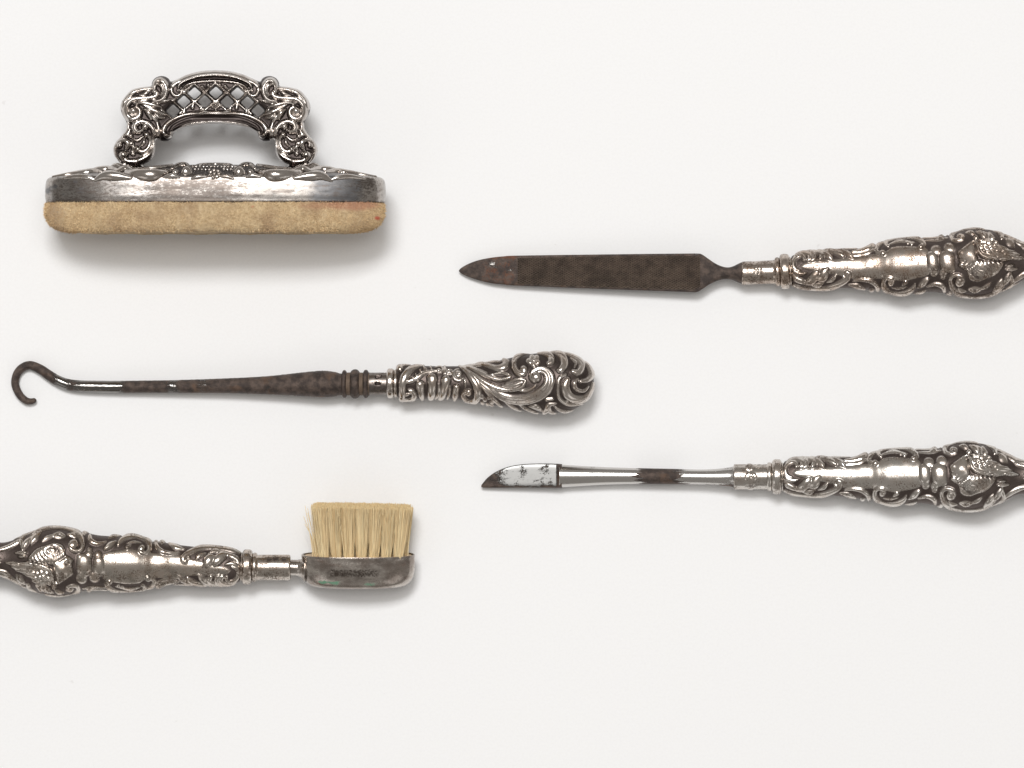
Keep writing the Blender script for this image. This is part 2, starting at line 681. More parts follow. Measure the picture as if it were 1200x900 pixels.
def make_suede():
    t = NT('chamois')
    n1 = t.noise(1300, 6, 0.75)
    n2 = t.noise(110, 5, 0.6)
    n3 = t.noise(3500, 3, 0.7, stretch=(1, 0.6, 1))
    col = t.mix(t.step(n1, 0.32, 0.68), (0.52, 0.355, 0.19), (0.84, 0.65, 0.39))
    col = t.mix(t.step(n2, 0.38, 0.66, 0, 0.7), col, (0.42, 0.275, 0.16))
    col = t.mix(t.step(t.noise(420, 4, 0.6, stretch=(1, 0.5, 1)), 0.50, 0.70, 0, 0.5), col, (0.90, 0.72, 0.46))
    col = t.mix(t.step(n3, 0.60, 0.75, 0, 0.5), col, (0.80, 0.64, 0.40))
    pk = t.step(t.math('ADD', t.attr('pink'), t.math('MULTIPLY', t.math('SUBTRACT', n2, 0.5), 0.8)), 0.3, 0.9, 0, 0.55)
    col = t.mix(pk, col, (0.56, 0.24, 0.16))
    rd = t.step(t.math('ADD', t.attr('red'), t.math('MULTIPLY', t.math('SUBTRACT', n1, 0.5), 0.9)), 0.45, 0.8, 0, 0.8)
    col = t.mix(rd, col, (0.62, 0.10, 0.07))
    t.set(col, 0.95, 0.0)
    t.b.inputs['Specular IOR Level'].default_value = 0.1
    t.b.inputs['Sheen Weight'].default_value = 0.25
    t.bump(t.math('ADD', n1, n3), 0.9, 0.0006)
    return t.m


M['suede'] = make_suede()


def make_nap():
    t = NT('nap')
    n1 = t.noise(2600, 3, 0.7)
    n2 = t.noise(110, 5, 0.6)
    col = t.mix(t.step(n1, 0.35, 0.65), (0.60, 0.42, 0.235), (0.94, 0.77, 0.50))
    col = t.mix(t.step(n2, 0.38, 0.66, 0, 0.6), col, (0.48, 0.32, 0.19))
    pk = t.step(t.math('ADD', t.attr('pink'), t.math('MULTIPLY', t.math('SUBTRACT', n2, 0.5), 0.8)), 0.3, 0.9, 0, 0.5)
    col = t.mix(pk, col, (0.60, 0.27, 0.18))
    rd = t.step(t.math('ADD', t.attr('red'), t.math('MULTIPLY', t.math('SUBTRACT', n1, 0.5), 0.9)), 0.45, 0.8, 0, 0.8)
    col = t.mix(rd, col, (0.66, 0.10, 0.07))
    t.set(col, 0.9, 0.0)
    t.b.inputs['Specular IOR Level'].default_value = 0.1
    return t.m


M['nap'] = make_nap()


def simple(name, col, rough, metal=0.0, nscale=None, col2=None):
    t = NT(name)
    c = col
    if nscale:
        c = t.mix(t.noise(nscale, 5, 0.65), col, col2)
    t.set(c, rough, metal)
    return t.m


M['seam'] = simple('dark_seam', (0.05, 0.035, 0.022), 0.9, 0, 2000, (0.09, 0.06, 0.035))
M['solder'] = simple('pale_solder', (0.74, 0.66, 0.48), 0.35, 1.0, 900, (0.55, 0.48, 0.36))
M['groove'] = simple('tan_rust', (0.075, 0.052, 0.038), 0.7, 0.3, 1500, (0.21, 0.15, 0.105))
M['bone'] = simple('bone_plate', (0.66, 0.52, 0.36), 0.6, 0, 800, (0.52, 0.38, 0.24))


def make_bristle():
    t = NT('bristle')
    v = t.attr('tone')
    col = t.mix(v, (0.86, 0.61, 0.31), (1.0, 0.85, 0.54))
    t.set(col, 0.42, 0.0)
    t.b.inputs['Specular IOR Level'].default_value = 0.35
    tr = t.n('ShaderNodeBsdfTranslucent')
    t.l(col, tr.inputs['Color'])
    mx = t.n('ShaderNodeMixShader')
    mx.inputs[0].default_value = 0.15
    out = t.t.nodes['Material Output']
    t.l(t.b.outputs[0], mx.inputs[1])
    t.l(tr.outputs[0], mx.inputs[2])
    t.l(mx.outputs[0], out.inputs['Surface'])
    return t.m


M['bristle'] = make_bristle()


def make_brush_head():
    t = NT('brush_head_silver')
    o = (0.03, 0.02, 0.05)
    n1 = t.noise(300, 6, 0.7, off=o, stretch=(0.5, 1, 1))
    n2 = t.noise(1700, 5, 0.75, off=o)
    n3 = t.noise(120, 4, 0.6, off=o)
    col = t.mix(t.step(n1, 0.36, 0.66), (0.60, 0.555, 0.51), (0.28, 0.245, 0.22))
    col = t.mix(t.step(n3, 0.46, 0.66, 0, 0.7), col, (0.30, 0.25, 0.22))
    col = t.mix(t.step(n2, 0.55, 0.72, 0, 0.7), col, (0.10, 0.075, 0.06))
    mk = t.step(t.math('ADD', t.attr('mark'), t.math('MULTIPLY', t.math('SUBTRACT', n2, 0.5), 2.2)), 0.65, 1.1, 0, 0.85)
    col = t.mix(mk, col, (0.075, 0.058, 0.048))
    rd = t.step(t.noise(200, 5, 0.7, off=(0.4, 0.1, 0), stretch=(0.4, 1, 1)), 0.54, 0.68, 0, 0.5)
    col = t.mix(rd, col, (0.33, 0.20, 0.15))
    g = t.step(t.math('ADD', t.attr('green'), t.math('MULTIPLY', t.math('SUBTRACT', t.noise(900, 5, 0.75, stretch=(0.4, 1, 1)), 0.5), 2.4)), 0.42, 0.9, 0, 0.85)
    col = t.mix(g, col, (0.10, 0.30, 0.18))
    rel = t.attr('relief')
    col = t.mix(t.step(rel, 0.15, 0.8), (0.07, 0.055, 0.05), col)
    t.set(col, t.fmix(g, t.step(n2, 0.4, 0.7, 0.13, 0.34), 0.5), 1.0)
    t.val(t.b.inputs['Metallic'], t.fmix(g, 0.95, 0.35))
    t.bump(n2, 0.2, 0.0001)
    return t.m


M['brush_head'] = make_brush_head()

# ------------------------------------------------------------------ the white backdrop
g = 0.6
paper = new_mesh_object('white_backdrop', np.array([[-g, -g, 0], [g, -g, 0], [g, g, 0], [-g, g, 0]], float),
                        [np.array([[0, 1, 2, 3]])], M['paper'], None, None, None, False)
paper['kind'] = 'structure'
paper['label'] = 'plain off-white paper backdrop under the silver tools'

# ================================================================== chased silver handle shared by file, knife and brush
A = Relief()
A.fat = 1.3
A.amp = 0.82
# --- first stretch: shell scrolls round the end of the plain panel
A.at(890, 515)
A.field('panel', [(385, 392), (450, 345), (650, 325), (780, 325), (900, 312), (1000, 305), (1200, 285), (1330, 275), (1400, 250),
                  (1450, 215), (1570, 202), (1700, 212), (1868, 250), (1880, 400), (1872, 548), (1700, 590), (1580, 612), (1455, 590),
                  (1420, 575), (1300, 572), (1150, 570), (1000, 565), (900, 535), (800, 505), (680, 480), (600, 455), (450, 428)],
        0.9, 4.5, smooth=4)
A.stroke('scroll', [(375, 440), (325, 420), (303, 370), (318, 310), (362, 272), (412, 268), (440, 300), (430, 325)], [14, 20, 22, 20, 18, 18, 18, 14])
A.stroke('scroll', [(300, 330), (350, 258), (430, 232), (492, 260), (502, 300), (482, 320)], [10, 18, 22, 24, 24, 20])
A.stroke('scroll', [(400, 222), (500, 222), (548, 262), (550, 305), (522, 328)], [10, 20, 25, 25, 20])
A.stroke('leaf', [(480, 208), (590, 236), (640, 278), (618, 315)], [10, 20, 26, 22])
A.stroke('leaf', [(570, 200), (650, 235), (720, 290), (765, 352)], [10, 28, 36, 5], prof='leaf')
A.stroke('leaf', [(640, 195), (750, 225), (850, 262), (892, 296)], [8, 22, 26, 12])
A.stroke('leaf', [(800, 212), (890, 242), (960, 282), (1002, 332)], [10, 28, 32, 5], prof='leaf')
A.stroke('band', [(540, 192), (760, 192), (900, 203), (1050, 205)], [10, 14, 14, 8])
A.stroke('scroll', [(1000, 248), (1100, 238), (1200, 205), (1250, 160), (1248, 125), (1212, 122), (1195, 150)], [12, 20, 24, 22, 20, 18, 16], key='sc_t')
A.bead('scroll', 1208, 148, 24, key='sc_t')
A.stroke('band', [(980, 292), (1150, 268), (1250, 228)], [10, 18, 10], h=1.6)
A.stroke('scroll', [(300, 400), (322, 450), (382, 476), (452, 464)], [20, 24, 22, 8])
A.stroke('scroll', [(298, 470), (330, 528), (400, 562), (450, 585)], [18, 26, 24, 10])
A.bead('bead', 345, 535, 26)
A.bead('bead', 388, 552, 18)
A.stroke('leaf', [(440, 585), (502, 556), (556, 500), (578, 448)], [18, 44, 42, 12])
A.stroke('leaf', [(575, 548), (640, 522), (670, 462), (712, 428)], [12, 46, 36, 8], key='lf2')
A.bead('leaf', 696, 434, 18, key='lf2')
A.stroke('leaf', [(505, 606), (590, 612), (655, 578)], [8, 22, 6])
A.stroke('leaf', [(690, 584), (760, 552), (802, 498)], [8, 22, 5])
A.stroke('scroll', [(290, 598), (400, 638), (550, 663), (700, 652), (850, 598), (932, 548), (948, 500), (920, 478)], [18, 28, 30, 28, 28, 28, 26, 20], key='stem_b')
A.bead('scroll', 918, 492, 24, key='stem_b')
A.bead('bead', 885, 535, 15)
# --- middle: paired C-scrolls
A.at(990, 515)
A.stroke('scroll', [(0, 585), (100, 574), (200, 594), (266, 650), (276, 708), (232, 742), (186, 722)], [10, 18, 22, 24, 26, 26, 24], key='sc_b')
A.bead('scroll', 206, 712, 34, key='sc_b')
A.stroke('leaf', [(-60, 620), (40, 642), (130, 684)], [8, 24, 6])
A.stroke('scroll', [(352, 276), (302, 272), (276, 240), (302, 188), (352, 148), (420, 118)], [22, 22, 22, 22, 20, 10], key='cs_a')
A.bead('scroll', 350, 276, 32, key='cs_a')
A.stroke('scroll', [(414, 196), (392, 160), (432, 122), (520, 100), (640, 96), (742, 116), (812, 160), (832, 200), (796, 226)], [14, 18, 20, 22, 24, 24, 24, 22, 22], key='cs_b')
A.bead('scroll', 796, 222, 26, key='cs_b')
A.bead('scroll', 414, 194, 18, key='cs_b')
A.stroke('band', [(440, 172), (560, 142), (720, 168)], [8, 18, 8], h=1.8)
A.bead('bead', 648, 165, 18)
A.bead('bead', 692, 182, 16)
A.stroke('band', [(830, 118), (980, 112), (1040, 84)], [8, 15, 10])
A.stroke('scroll', [(988, 84), (1012, 50), (1062, 40), (1106, 58), (1116, 92)], [14, 18, 20, 18, 12], key='cs_c')
A.stroke('leaf', [(992, 144), (1040, 118), (1058, 82)], [8, 24, 14])
A.stroke('band', [(850, 152), (1000, 152), (1110, 130)], [8, 14, 8], h=1.7)
A.stroke('scroll', [(462, 612), (442, 574), (390, 567), (346, 600), (350, 670), (410, 730), (500, 760), (600, 746), (682, 700), (712, 648)],
         [14, 18, 20, 23, 25, 27, 28, 27, 22, 7], key='cs_d')
A.bead('scroll', 432, 622, 32, key='cs_d')
A.stroke('scroll', [(560, 788), (660, 782), (762, 756), (826, 728)], [8, 16, 20, 10])
A.stroke('bead', [(602, 626), (562, 660)], [22, 6])
A.stroke('band', [(450, 684), (530, 694), (610, 676)], [6, 12, 6], h=1.2)
A.stroke('leaf', [(738, 694), (800, 650), (850, 604), (872, 588)], [7, 32, 22, 4], prof='leaf')
A.stroke('scroll', [(850, 684), (950, 660), (1030, 690), (1052, 742)], [8, 18, 22, 16])
A.stroke('scroll', [(998, 790), (1060, 812), (1116, 790), (1122, 748)], [16, 32, 28, 8])
# bust: swelling collar
A.fat = 1.1
A.bead('bust', 970, 272, 62, 3.0, key='bust')
A.stroke('bust', [(920, 345), (925, 455)], [66, 62], 3.8, key='bust')
A.bead('bust', 935, 528, 46, 2.6, key='bust')
A.bead('bust', 1122, 252, 62, 3.0, key='bust')
A.stroke('bust', [(1090, 365), (1095, 460)], [90, 82], 4.4, key='bust')
A.bead('bust', 1138, 500, 44, 2.8, key='bust')
A.bead('bust', 1040, 535, 46, 2.8, key='bust')
A.bead('bust', 1040, 584, 32, 2.0, key='bust')
A.fat = 0.97
# --- bulb: profile head with a wing between acanthus scrolls
A.at(1080, 515)
A.field('profile_head', [(482, 182), (402, 235), (332, 288), (310, 315), (326, 345), (316, 366), (336, 384), (324, 402), (346, 424), (320, 456),
                         (346, 482), (396, 512), (432, 486), (482, 455), (545, 425), (535, 330), (522, 260), (502, 196)], 3.0, 4.5, key='head', smooth=2)
A.swell(445, 335, 62, 1.9)
A.swell(352, 306, 24, 1.0)
A.swell(338, 446, 20, 1.1)
A.swell(388, 424, 20, -1.7)
A.swell(405, 470, 26, 0.9)
A.swell(340, 366, 12, 0.8)
A.swell(340, 398, 11, 0.7)
A.swell(600, 540, 110, 1.0)
A.cut([(362, 414), (384, 424), (402, 420)], [5, 6, 5], 1.0)
A.cut([(412, 530), (440, 492), (490, 458), (545, 425)], [6, 7, 6, 5], 1.2)

A.cut([(325, 381), (368, 380)], [6, 5], 1.2)
A.field('hair', [(396, 510), (420, 545), (430, 602), (480, 646), (560, 652), (640, 622), (740, 590), (800, 532), (850, 450), (760, 430), (640, 412),
                 (545, 402), (482, 452), (432, 490)], 3.0, 3.2, key='hair', smooth=2)
for k in range(7):
    a0 = 0.5 + k * 0.28
    rr = 52 + 9 * (k % 3)
    cx, cy = 560 + 26 * math.cos(k * 1.7), 560 + 18 * math.sin(k * 2.1)
    A.cut([(cx + rr * math.cos(a0 + u), cy + 0.75 * rr * math.sin(a0 + u)) for u in np.linspace(0, 2.2, 5)], [5, 8, 8, 5], 1.3)
for k in range(6):
    x0 = 545 + 45 * k
    A.cut([(x0, 400 + 3 * k), (x0 + 20, 425 + 2 * k), (x0 + 26, 452)], [5, 8, 5], 1.4)
for k in range(7):
    x0, y0 = 600 + 34 * k, 610 - 22 * k
    A.cut([(x0 - 50, y0 - 70 - 6 * k), (x0 - 5, y0 - 50), (x0 + 10, y0 - 12)], [5, 8, 5], 1.4)
for k in range(5):
    A.cut([(440 + 22 * k, 505 - 12 * k), (450 + 24 * k, 545 - 10 * k), (480 + 26 * k, 575 - 14 * k)], [5, 8, 5], 1.4)
A.bead('hair', 545, 580, 22, 4.0, key='hair')
A.field('wing', [(545, 250), (600, 172), (720, 162), (800, 232), (900, 280), (1000, 330), (1040, 365), (940, 412), (850, 418), (700, 400), (600, 358)],
        2.4, 3.0, key='wing', smooth=2)
A.stroke('wing', [(478, 204), (512, 190), (548, 210), (552, 262), (566, 320), (622, 370), (722, 402), (850, 414), (942, 404)],
         [12, 17, 18, 20, 24, 26, 26, 22, 8], 5.0, key='wing')
for (x0, y0, x1, y1, r) in [(770, 262, 892, 286, 22), (840, 318, 985, 324, 24), (865, 350, 1042, 362, 22), (955, 398, 1112, 406, 27), (800, 300, 900, 306, 18),
                            (880, 532, 1002, 522, 26), (885, 490, 962, 480, 20)]:
    A.stroke('wing', [(x0, y0), ((x0 + x1) / 2, (y0 + y1) / 2 - 2), (x1, y1)], [r * .8, r, r * .4], 3.9, key='wing')
for (x, y) in [(595, 188), (640, 202), (725, 176), (770, 215), (690, 214), (640, 242), (700, 262), (752, 250), (660, 272), (620, 304), (730, 300), (682, 316), (600, 250), (780, 310)]:
    A.stroke('wing', [(x - 8, y - 4), (x + 8, y + 5)], [24, 22], 4.4, key='wing')
A.fat = 1.32
A.bead('bead', 540, 146, 25)
A.stroke('scroll', [(332, 166), (376, 148), (390, 116), (352, 104), (330, 124)], [16, 16, 15, 14, 12], key='sv_t')
A.stroke('scroll', [(332, 166), (282, 160), (262, 120), (290, 70), (352, 36), (450, 22), (560, 28), (650, 52)], [16, 20, 22, 22, 22, 20, 16, 6], key='sv_t')
A.stroke('leaf', [(432, 78), (490, 85), (534, 112)], [7, 23, 6])
A.stroke('leaf', [(552, 72), (610, 105), (642, 156)], [7, 26, 8])
A.stroke('leaf', [(622, 72), (672, 120), (672, 172)], [6, 20, 7])
A.stroke('leaf', [(700, 98), (742, 154)], [16, 14])
A.stroke('leaf', [(752, 66), (832, 110), (846, 158)], [7, 22, 20])
A.stroke('leaf', [(886, 162), (940, 220), (988, 278)], [8, 38, 4], prof='leaf')
A.stroke('band', [(590, 22), (740, 48), (860, 98), (1000, 188), (1090, 246), (1220, 285)], [6, 18, 17, 22, 24, 20])
A.stroke('band', [(1040, 232), (1120, 292), (1250, 322)], [6, 18, 10])
A.stroke('scroll', [(372, 640), (352, 590), (292, 569), (236, 590), (225, 650), (260, 730), (340, 800), (450, 832), (600, 830), (742, 790), (846, 716)],
         [14, 18, 20, 23, 25, 25, 24, 22, 20, 16, 5], key='sv_b')
A.bead('scroll', 326, 650, 44, key='sv_b')
A.stroke('leaf', [(308, 718), (350, 750), (404, 756)], [6, 19, 6])
A.stroke('leaf', [(438, 736), (500, 724), (562, 742), (500, 768), (442, 742)], [10, 13, 13, 13, 10], key='lp')
A.stroke('leaf', [(560, 742), (640, 710), (692, 668)], [10, 18, 5], key='lp')
A.stroke('leaf', [(716, 776), (780, 710), (824, 626)], [7, 30, 5])
A.stroke('leaf', [(816, 716), (882, 640), (908, 566)], [6, 26, 5])
A.stroke('leaf', [(866, 766), (942, 690), (934, 610), (922, 556)], [8, 20, 16, 6])
A.stroke('band', [(892, 730), (1000, 640), (1120, 572), (1240, 540)], [6, 18, 22, 18])
A.stroke('band', [(760, 802), (900, 745), (1050, 690), (1220, 648)], [6, 15, 17, 12])
# fluted end beyond the neck
for yy in (372, 430, 488):
    A.stroke('band', [(1180, yy * 0.5 + 215), (1320, yy), (1480, yy * 1.5 - 215)], [8, 26, 40], 2.2)

xsA = np.arange(916.5, 1247.5, 0.62)
topA = interp_profile(xsA, [(905, 543), (917, 541.5), (920, 538.5), (930, 535.5), (950, 534.2), (970, 533.8), (990, 533.8), (1000, 533), (1010, 530.5), (1020, 530),
                            (1030, 527), (1045, 524.5), (1070, 524.5), (1085, 525), (1095, 523.5), (1105, 522.5), (1112, 520), (1120, 517.5), (1130, 516.3), (1140, 516.7),
                            (1150, 518.6), (1160, 521.8), (1170, 526.2), (1180, 531.6), (1190, 536), (1200, 537), (1212, 534), (1225, 530), (1236, 531), (1243, 538), (1247, 550), (1250, 556)])
botA = interp_profile(xsA, [(905, 573), (917, 575), (920, 576.5), (930, 580), (950, 582.3), (970, 582.5), (990, 584), (1000, 585.3), (1010, 586.5), (1020, 586.5),
                            (1030, 589), (1045, 592.8), (1070, 592), (1085, 592.5), (1095, 594), (1105, 595), (1112, 596.5), (1120, 598.5), (1130, 599.8), (1140, 599.8),
                            (1150, 598.4), (1160, 595), (1170, 590.5), (1180, 586), (1190, 582), (1200, 580.5), (1212, 583), (1225, 587), (1236, 586), (1243, 579), (1247, 567), (1250, 561)])
OA = (907.0, 558.7)
knife = thing('cuticle_knife', 'silver handled cuticle knife with short curved pitted blade and rust patch on its bright shaft', 'cuticle knife',
              907, 558.7, 23, -math.atan2(20, 430), 'chased silver handled tools')
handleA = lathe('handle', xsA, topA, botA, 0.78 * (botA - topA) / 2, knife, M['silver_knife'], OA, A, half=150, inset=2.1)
# collar at the end of the handle
xs = np.concatenate([np.linspace(898.5, 904.4, 12)])
rt = np.interp(xs, [898.5, 899.2, 900.5, 902.5, 904.0, 904.4], [13.5, 16.2, 17.0, 17.0, 16.4, 15])
collarA1 = lathe('collar', xs, OA[1] - rt, OA[1] + rt, rt, knife, M['silver_knife'], OA, half=36)
u = np.linspace(904.2, 917.5, 40)
rt = np.interp(u, [904.2, 904.8, 906, 908, 911, 914, 915.6, 916.2, 917.5], [15.2, 18, 19.9, 20.7, 20.8, 20.4, 18.6, 16.8, 16.6])
collarA2 = lathe('collar', u, OA[1] - rt, OA[1] + rt, rt * 0.97, knife, M['silver_knife'], OA, half=36)

# ------------------------------------------------------------------ cuticle knife: ferrule, shaft, blade
F = Relief()
F.ground = 0.75
F.at(740, 490, 0.2)
F.stroke('hallmark', [(712, 278), (690, 272), (670, 282), (670, 294), (690, 300), (708, 296), (708, 286), (696, 286)], [5], 1.0, key='g')
F.field('hallmark', [(665, 340), (680, 320), (705, 316), (728, 328), (734, 346), (720, 364), (690, 368), (668, 358)], 0.8, 1.2, key='ov')
F.stroke('hallmark', [(690, 352), (700, 332), (712, 344), (700, 356)], [5], 1.6, key='ov')
F.stroke('hallmark', [(680, 392), (684, 412), (712, 412), (716, 392)], [6], 0.9, key='sh')
F.bead('hallmark', 698, 402, 7, 1.2, key='sh')
F.cut([(672, 396), (724, 396)], [5], 0.5)
u = np.linspace(859.5, 899.2, 90)
rt = np.interp(u, [859.5, 860.2, 862, 880, 898, 899.2], [12, 14.6, 14.8, 14.6, 14.7, 14.7])
lathe('ferrule', u, 558.7 - rt, 558.9 + rt, rt, knife, M['silver_knife'], OA, F, half=60, sub=True)


def rust_shaft(X, Y, Z):
    # bright steel, rust between 748 and 796, speckled near the ferrule
    edge = 5 * np.sin(Y * 1.7 + Z * 0.9) + 4 * np.sin(Y * 0.8 - Z * 1.1 + 1) * np.sign(X - 772) + 3 * np.sin(Y * 0.33 + X * 0.21)
    r = 0.95 - 0.95 * np.clip(1 - np.maximum(np.abs(X - 772 + edge * 0.9) - 17, 0) / 15.0, 0, 1)
    low = np.clip((Y - 566) / 3.0, 0, 1) * np.clip((X - 712) / 20, 0, 1)
    r = r - 0.45 * low - 0.25 * np.clip((X - 815) / 40, 0, 1) - 0.35 * np.exp(-((X - 694) / 5) ** 2 - ((Y - 548) / 3) ** 2)
    return {'clean': r}


u = np.linspace(655.5, 860.5, 260)
tp = interp_profile(u, [(650, 544.5), (657, 544.6), (680, 546), (710, 547.5), (745, 548.6), (790, 549.5), (820, 550.2), (840, 549.4), (855, 547.6), (862, 546)])
bt = interp_profile(u, [(650, 572), (657, 571.5), (680, 570), (710, 568.2), (745, 567.4), (790, 567.6), (820, 567.8), (840, 568.8), (855, 570), (862, 572)])
lathe('shaft', u, tp, bt, (bt - tp) / 2 * 0.95, knife, M['iron_knife'], OA, None, half=24, attr_fn=rust_shaft)


def rust_blade(X, Y, Z):
    r = 0.82 - 0.58 * np.clip((598 - X) / 22, 0, 1) - 0.75 * np.clip((X - 651) / 4, 0, 1) - 0.5 * np.clip((Y - 568) / 2.5, 0, 1)
    for (sx, sy, sr) in [(613, 556, 5), (612, 549, 4), (640, 553, 5), (641, 547, 4), (636, 566, 4), (645, 567, 4), (626, 562, 3), (634, 550, 3), (606, 566, 3)]:
        r = r - 0.27 * np.exp(-((X - sx) ** 2 + (Y - sy) ** 2) / sr ** 2)
    return {'clean': r}


u = np.concatenate([np.linspace(563.6, 570, 16, endpoint=False), np.linspace(570, 658.5, 150)])
tp = interp_profile(u, [(563.2, 569.5), (565, 567), (570, 561), (577, 555.4), (585, 551), (595, 547.2), (607, 544.8), (620, 543.6), (640, 543.2), (656, 543.8), (660, 544.4)])
bt = interp_profile(u, [(563.2, 571), (565, 571.6), (572, 571.9), (600, 571.8), (640, 571.8), (656, 572), (660, 571.6)])
dp = np.interp(u, [563, 570, 600, 640, 652, 655, 658.5], [1.2, 2.6, 4.0, 5.2, 5.8, 8.5, 11.5])
kb = lathe('blade', u, tp, bt, dp, knife, M['iron_blade'], OA, None, half=44, expo=np.interp(u, [563, 600, 650, 658], [4, 7, 7, 2.6]), attr_fn=rust_blade)
kb.rotation_euler = (math.radians(-0.3), 0, 0)

# ================================================================== nail file
OF = (916.5, 318.3)
nfile = thing('nail_file', 'silver handled nail file with flat dark brown pointed blade', 'nail file', OF[0], OF[1], 23.5, -math.atan2(20, 440), 'chased silver handled tools')


def attach_copy(src_list, root, mat, rz):
    for s in src_list:
        c = copy_tree(s, root)
        c.rotation_euler = (0, 0, rz)
        for o in [c] + list(c.children):
            if o.material_slots:
                o.material_slots[0].link = 'OBJECT'
                o.material_slots[0].material = mat


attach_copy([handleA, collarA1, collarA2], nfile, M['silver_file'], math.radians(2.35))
F2 = Relief()
F2.ground = 0.75
F2.at(740, 240, 0.2)
F2.stroke('hallmark', [(724, 374), (722, 404), (738, 414), (756, 404), (756, 374), (724, 374)], [4], 0.9, key='a')
F2.stroke('hallmark', [(738, 382), (742, 394), (736, 404)], [6], 1.0, key='a')
u = np.linspace(869.0, 909.5, 80)
rt = np.interp(u, [869, 869.8, 871, 890, 906, 909.5], [11.5, 13.4, 13.7, 13.6, 13.8, 15])
cy = np.interp(u, [869, 909.5], [320.2, 318.6])
lathe('ferrule', u, cy - rt, cy + rt, rt, nfile, M['silver_file'], OF, F2, half=56)


def file_attr(X, Y, Z):
    r = np.full(X.shape, -0.25)
    r = r + 0.85 * np.exp(-((X - 578) / 9) ** 2 - ((Y - 310) / 6) ** 2) + 0.8 * np.exp(-((X - 597) / 6) ** 2 - ((Y - 318) / 5) ** 2)
    r = r + 0.4 * np.exp(-((X - 563) / 3) ** 2 - ((Y - 308) / 2) ** 2) + 0.3 * np.clip((X - 832) / 10, 0, 1)
    r = r + 0.5 * np.clip((X - 823) / 4, 0, 1) * np.clip((Y - 331) / 4, 0, 1)
    r = r + 0.55 * np.clip((300.2 - Y) / 1.4, 0, 1) * np.clip((X - 600) / 20, 0, 1)  # bright line painted along the top edge, standing in for its chamfer highlight
    ru = 0.42 * np.clip((608 - X) / 6, 0, 1) * np.clip((X - 556) / 14, 0, 1) + 0.25 * np.clip((304 - Y) / 3, 0, 1)
    return {'clean': r, 'rusty': ru}


u = np.concatenate([np.linspace(537.4, 545, 20, endpoint=False), np.linspace(545, 605, 60, endpoint=False), np.linspace(605, 823, 120, endpoint=False),
                    np.linspace(823, 870, 60)])
tp = interp_profile(u, [(537.2, 316.5), (540, 313.6), (548, 309), (560, 304.6), (575, 301.6), (590, 300), (607, 299.2), (700, 298), (800, 297), (818, 297),
                        (823, 298.2), (830, 303), (838, 308.4), (846, 312), (853, 313.2), (859, 312), (866, 308.6), (871, 306.5)])
bt = interp_profile(u, [(537.2, 317.6), (540, 320), (548, 324), (560, 328), (575, 331.6), (590, 333.2), (607, 334.6), (700, 338.4), (800, 342), (815, 342.4),
                        (822, 339.6), (830, 334.2), (838, 330.2), (846, 327.8), (853, 327.4), (859, 328.4), (866, 331.4), (871, 333.5)])
dp = np.interp(u, [537, 545, 604, 606, 820, 835, 850, 862, 870], [1.4, 2.8, 4.2, 4.6, 5.6, 6.2, 7.0, 9.5, 12.5])
blade = lathe('blade', u, tp, bt, dp, nfile, M['iron_file'], OF, None, half=40,
              expo=np.interp(u, [537, 600, 818, 832, 846, 860], [4, 8, 8, 4, 2.3, 2.0]), attr_fn=file_attr)


def make_file_cut():
    t = NT('file_teeth')
    n1 = t.noise(300, 5, 0.65)
    n2 = t.noise(2400, 4, 0.7)
    col = t.mix(t.step(n1, 0.3, 0.7), (0.082, 0.061, 0.048), (0.160, 0.118, 0.091))
    col = t.mix(t.step(n2, 0.58, 0.72, 0, 0.6), col, (0.25, 0.20, 0.16))
    waves = []
    for ang in (math.radians(62), math.radians(-62)):
        mp = t.n('ShaderNodeMapping')
        mp.inputs['Rotation'].default_value = (0, 0, ang)
        t.l(t.tc.outputs['Object'], mp.inputs['Vector'])
        w = t.n('ShaderNodeTexWave', bands_direction='X')
        w.inputs['Scale'].default_value = 520
        w.inputs['Distortion'].default_value = 0.4
        t.l(mp.outputs[0], w.inputs['Vector'])
        waves.append(w.outputs['Fac'])
    t.set(col, 0.55, 0.45)
    t.bump(t.math('ADD', t.math('ADD', waves[0], waves[1]), t.math('MULTIPLY', n2, 1.5)), 1.0, 0.00030)
    return t.m


M['file_teeth'] = make_file_cut()
# cut face: a slightly proud toothed plate on the upper side of the blade
u = np.linspace(605.2, 822.0, 90)
tpc = np.interp(u, [605, 700, 800, 819, 822], [301.2, 299.4, 298.6, 299.2, 301.2])
btc = np.interp(u, [605, 700, 800, 814, 822], [333.2, 336.9, 340.2, 340.6, 336.8])
rows = 12
VV, LIFT = [], []
for i, x in enumerate(u):
    zb = np.interp(x, [605, 606, 820, 835], [4.5, 4.6, 5.6, 6.2])
    for j in range(rows + 1):
        y = tpc[i] + (btc[i] - tpc[i]) * j / rows
        e = min(j, rows - j, i, len(u) - 1 - i)
        VV.append((x, y, zb + (0.55 if e > 0 else -0.6)))
VV = np.array(VV)
V = np.stack([VV[:, 0] - OF[0], OF[1] - VV[:, 1], VV[:, 2]], -1) * S
i = np.arange(len(u) - 1)[:, None] * (rows + 1)
j = np.arange(rows)[None, :]
q = np.stack([i + j, i + j + 1, i + rows + 2 + j, i + rows + 1 + j], -1).reshape(-1, 4)
cutf = new_mesh_object('cut_face', V, [q], M['file_teeth'], blade, None, None)

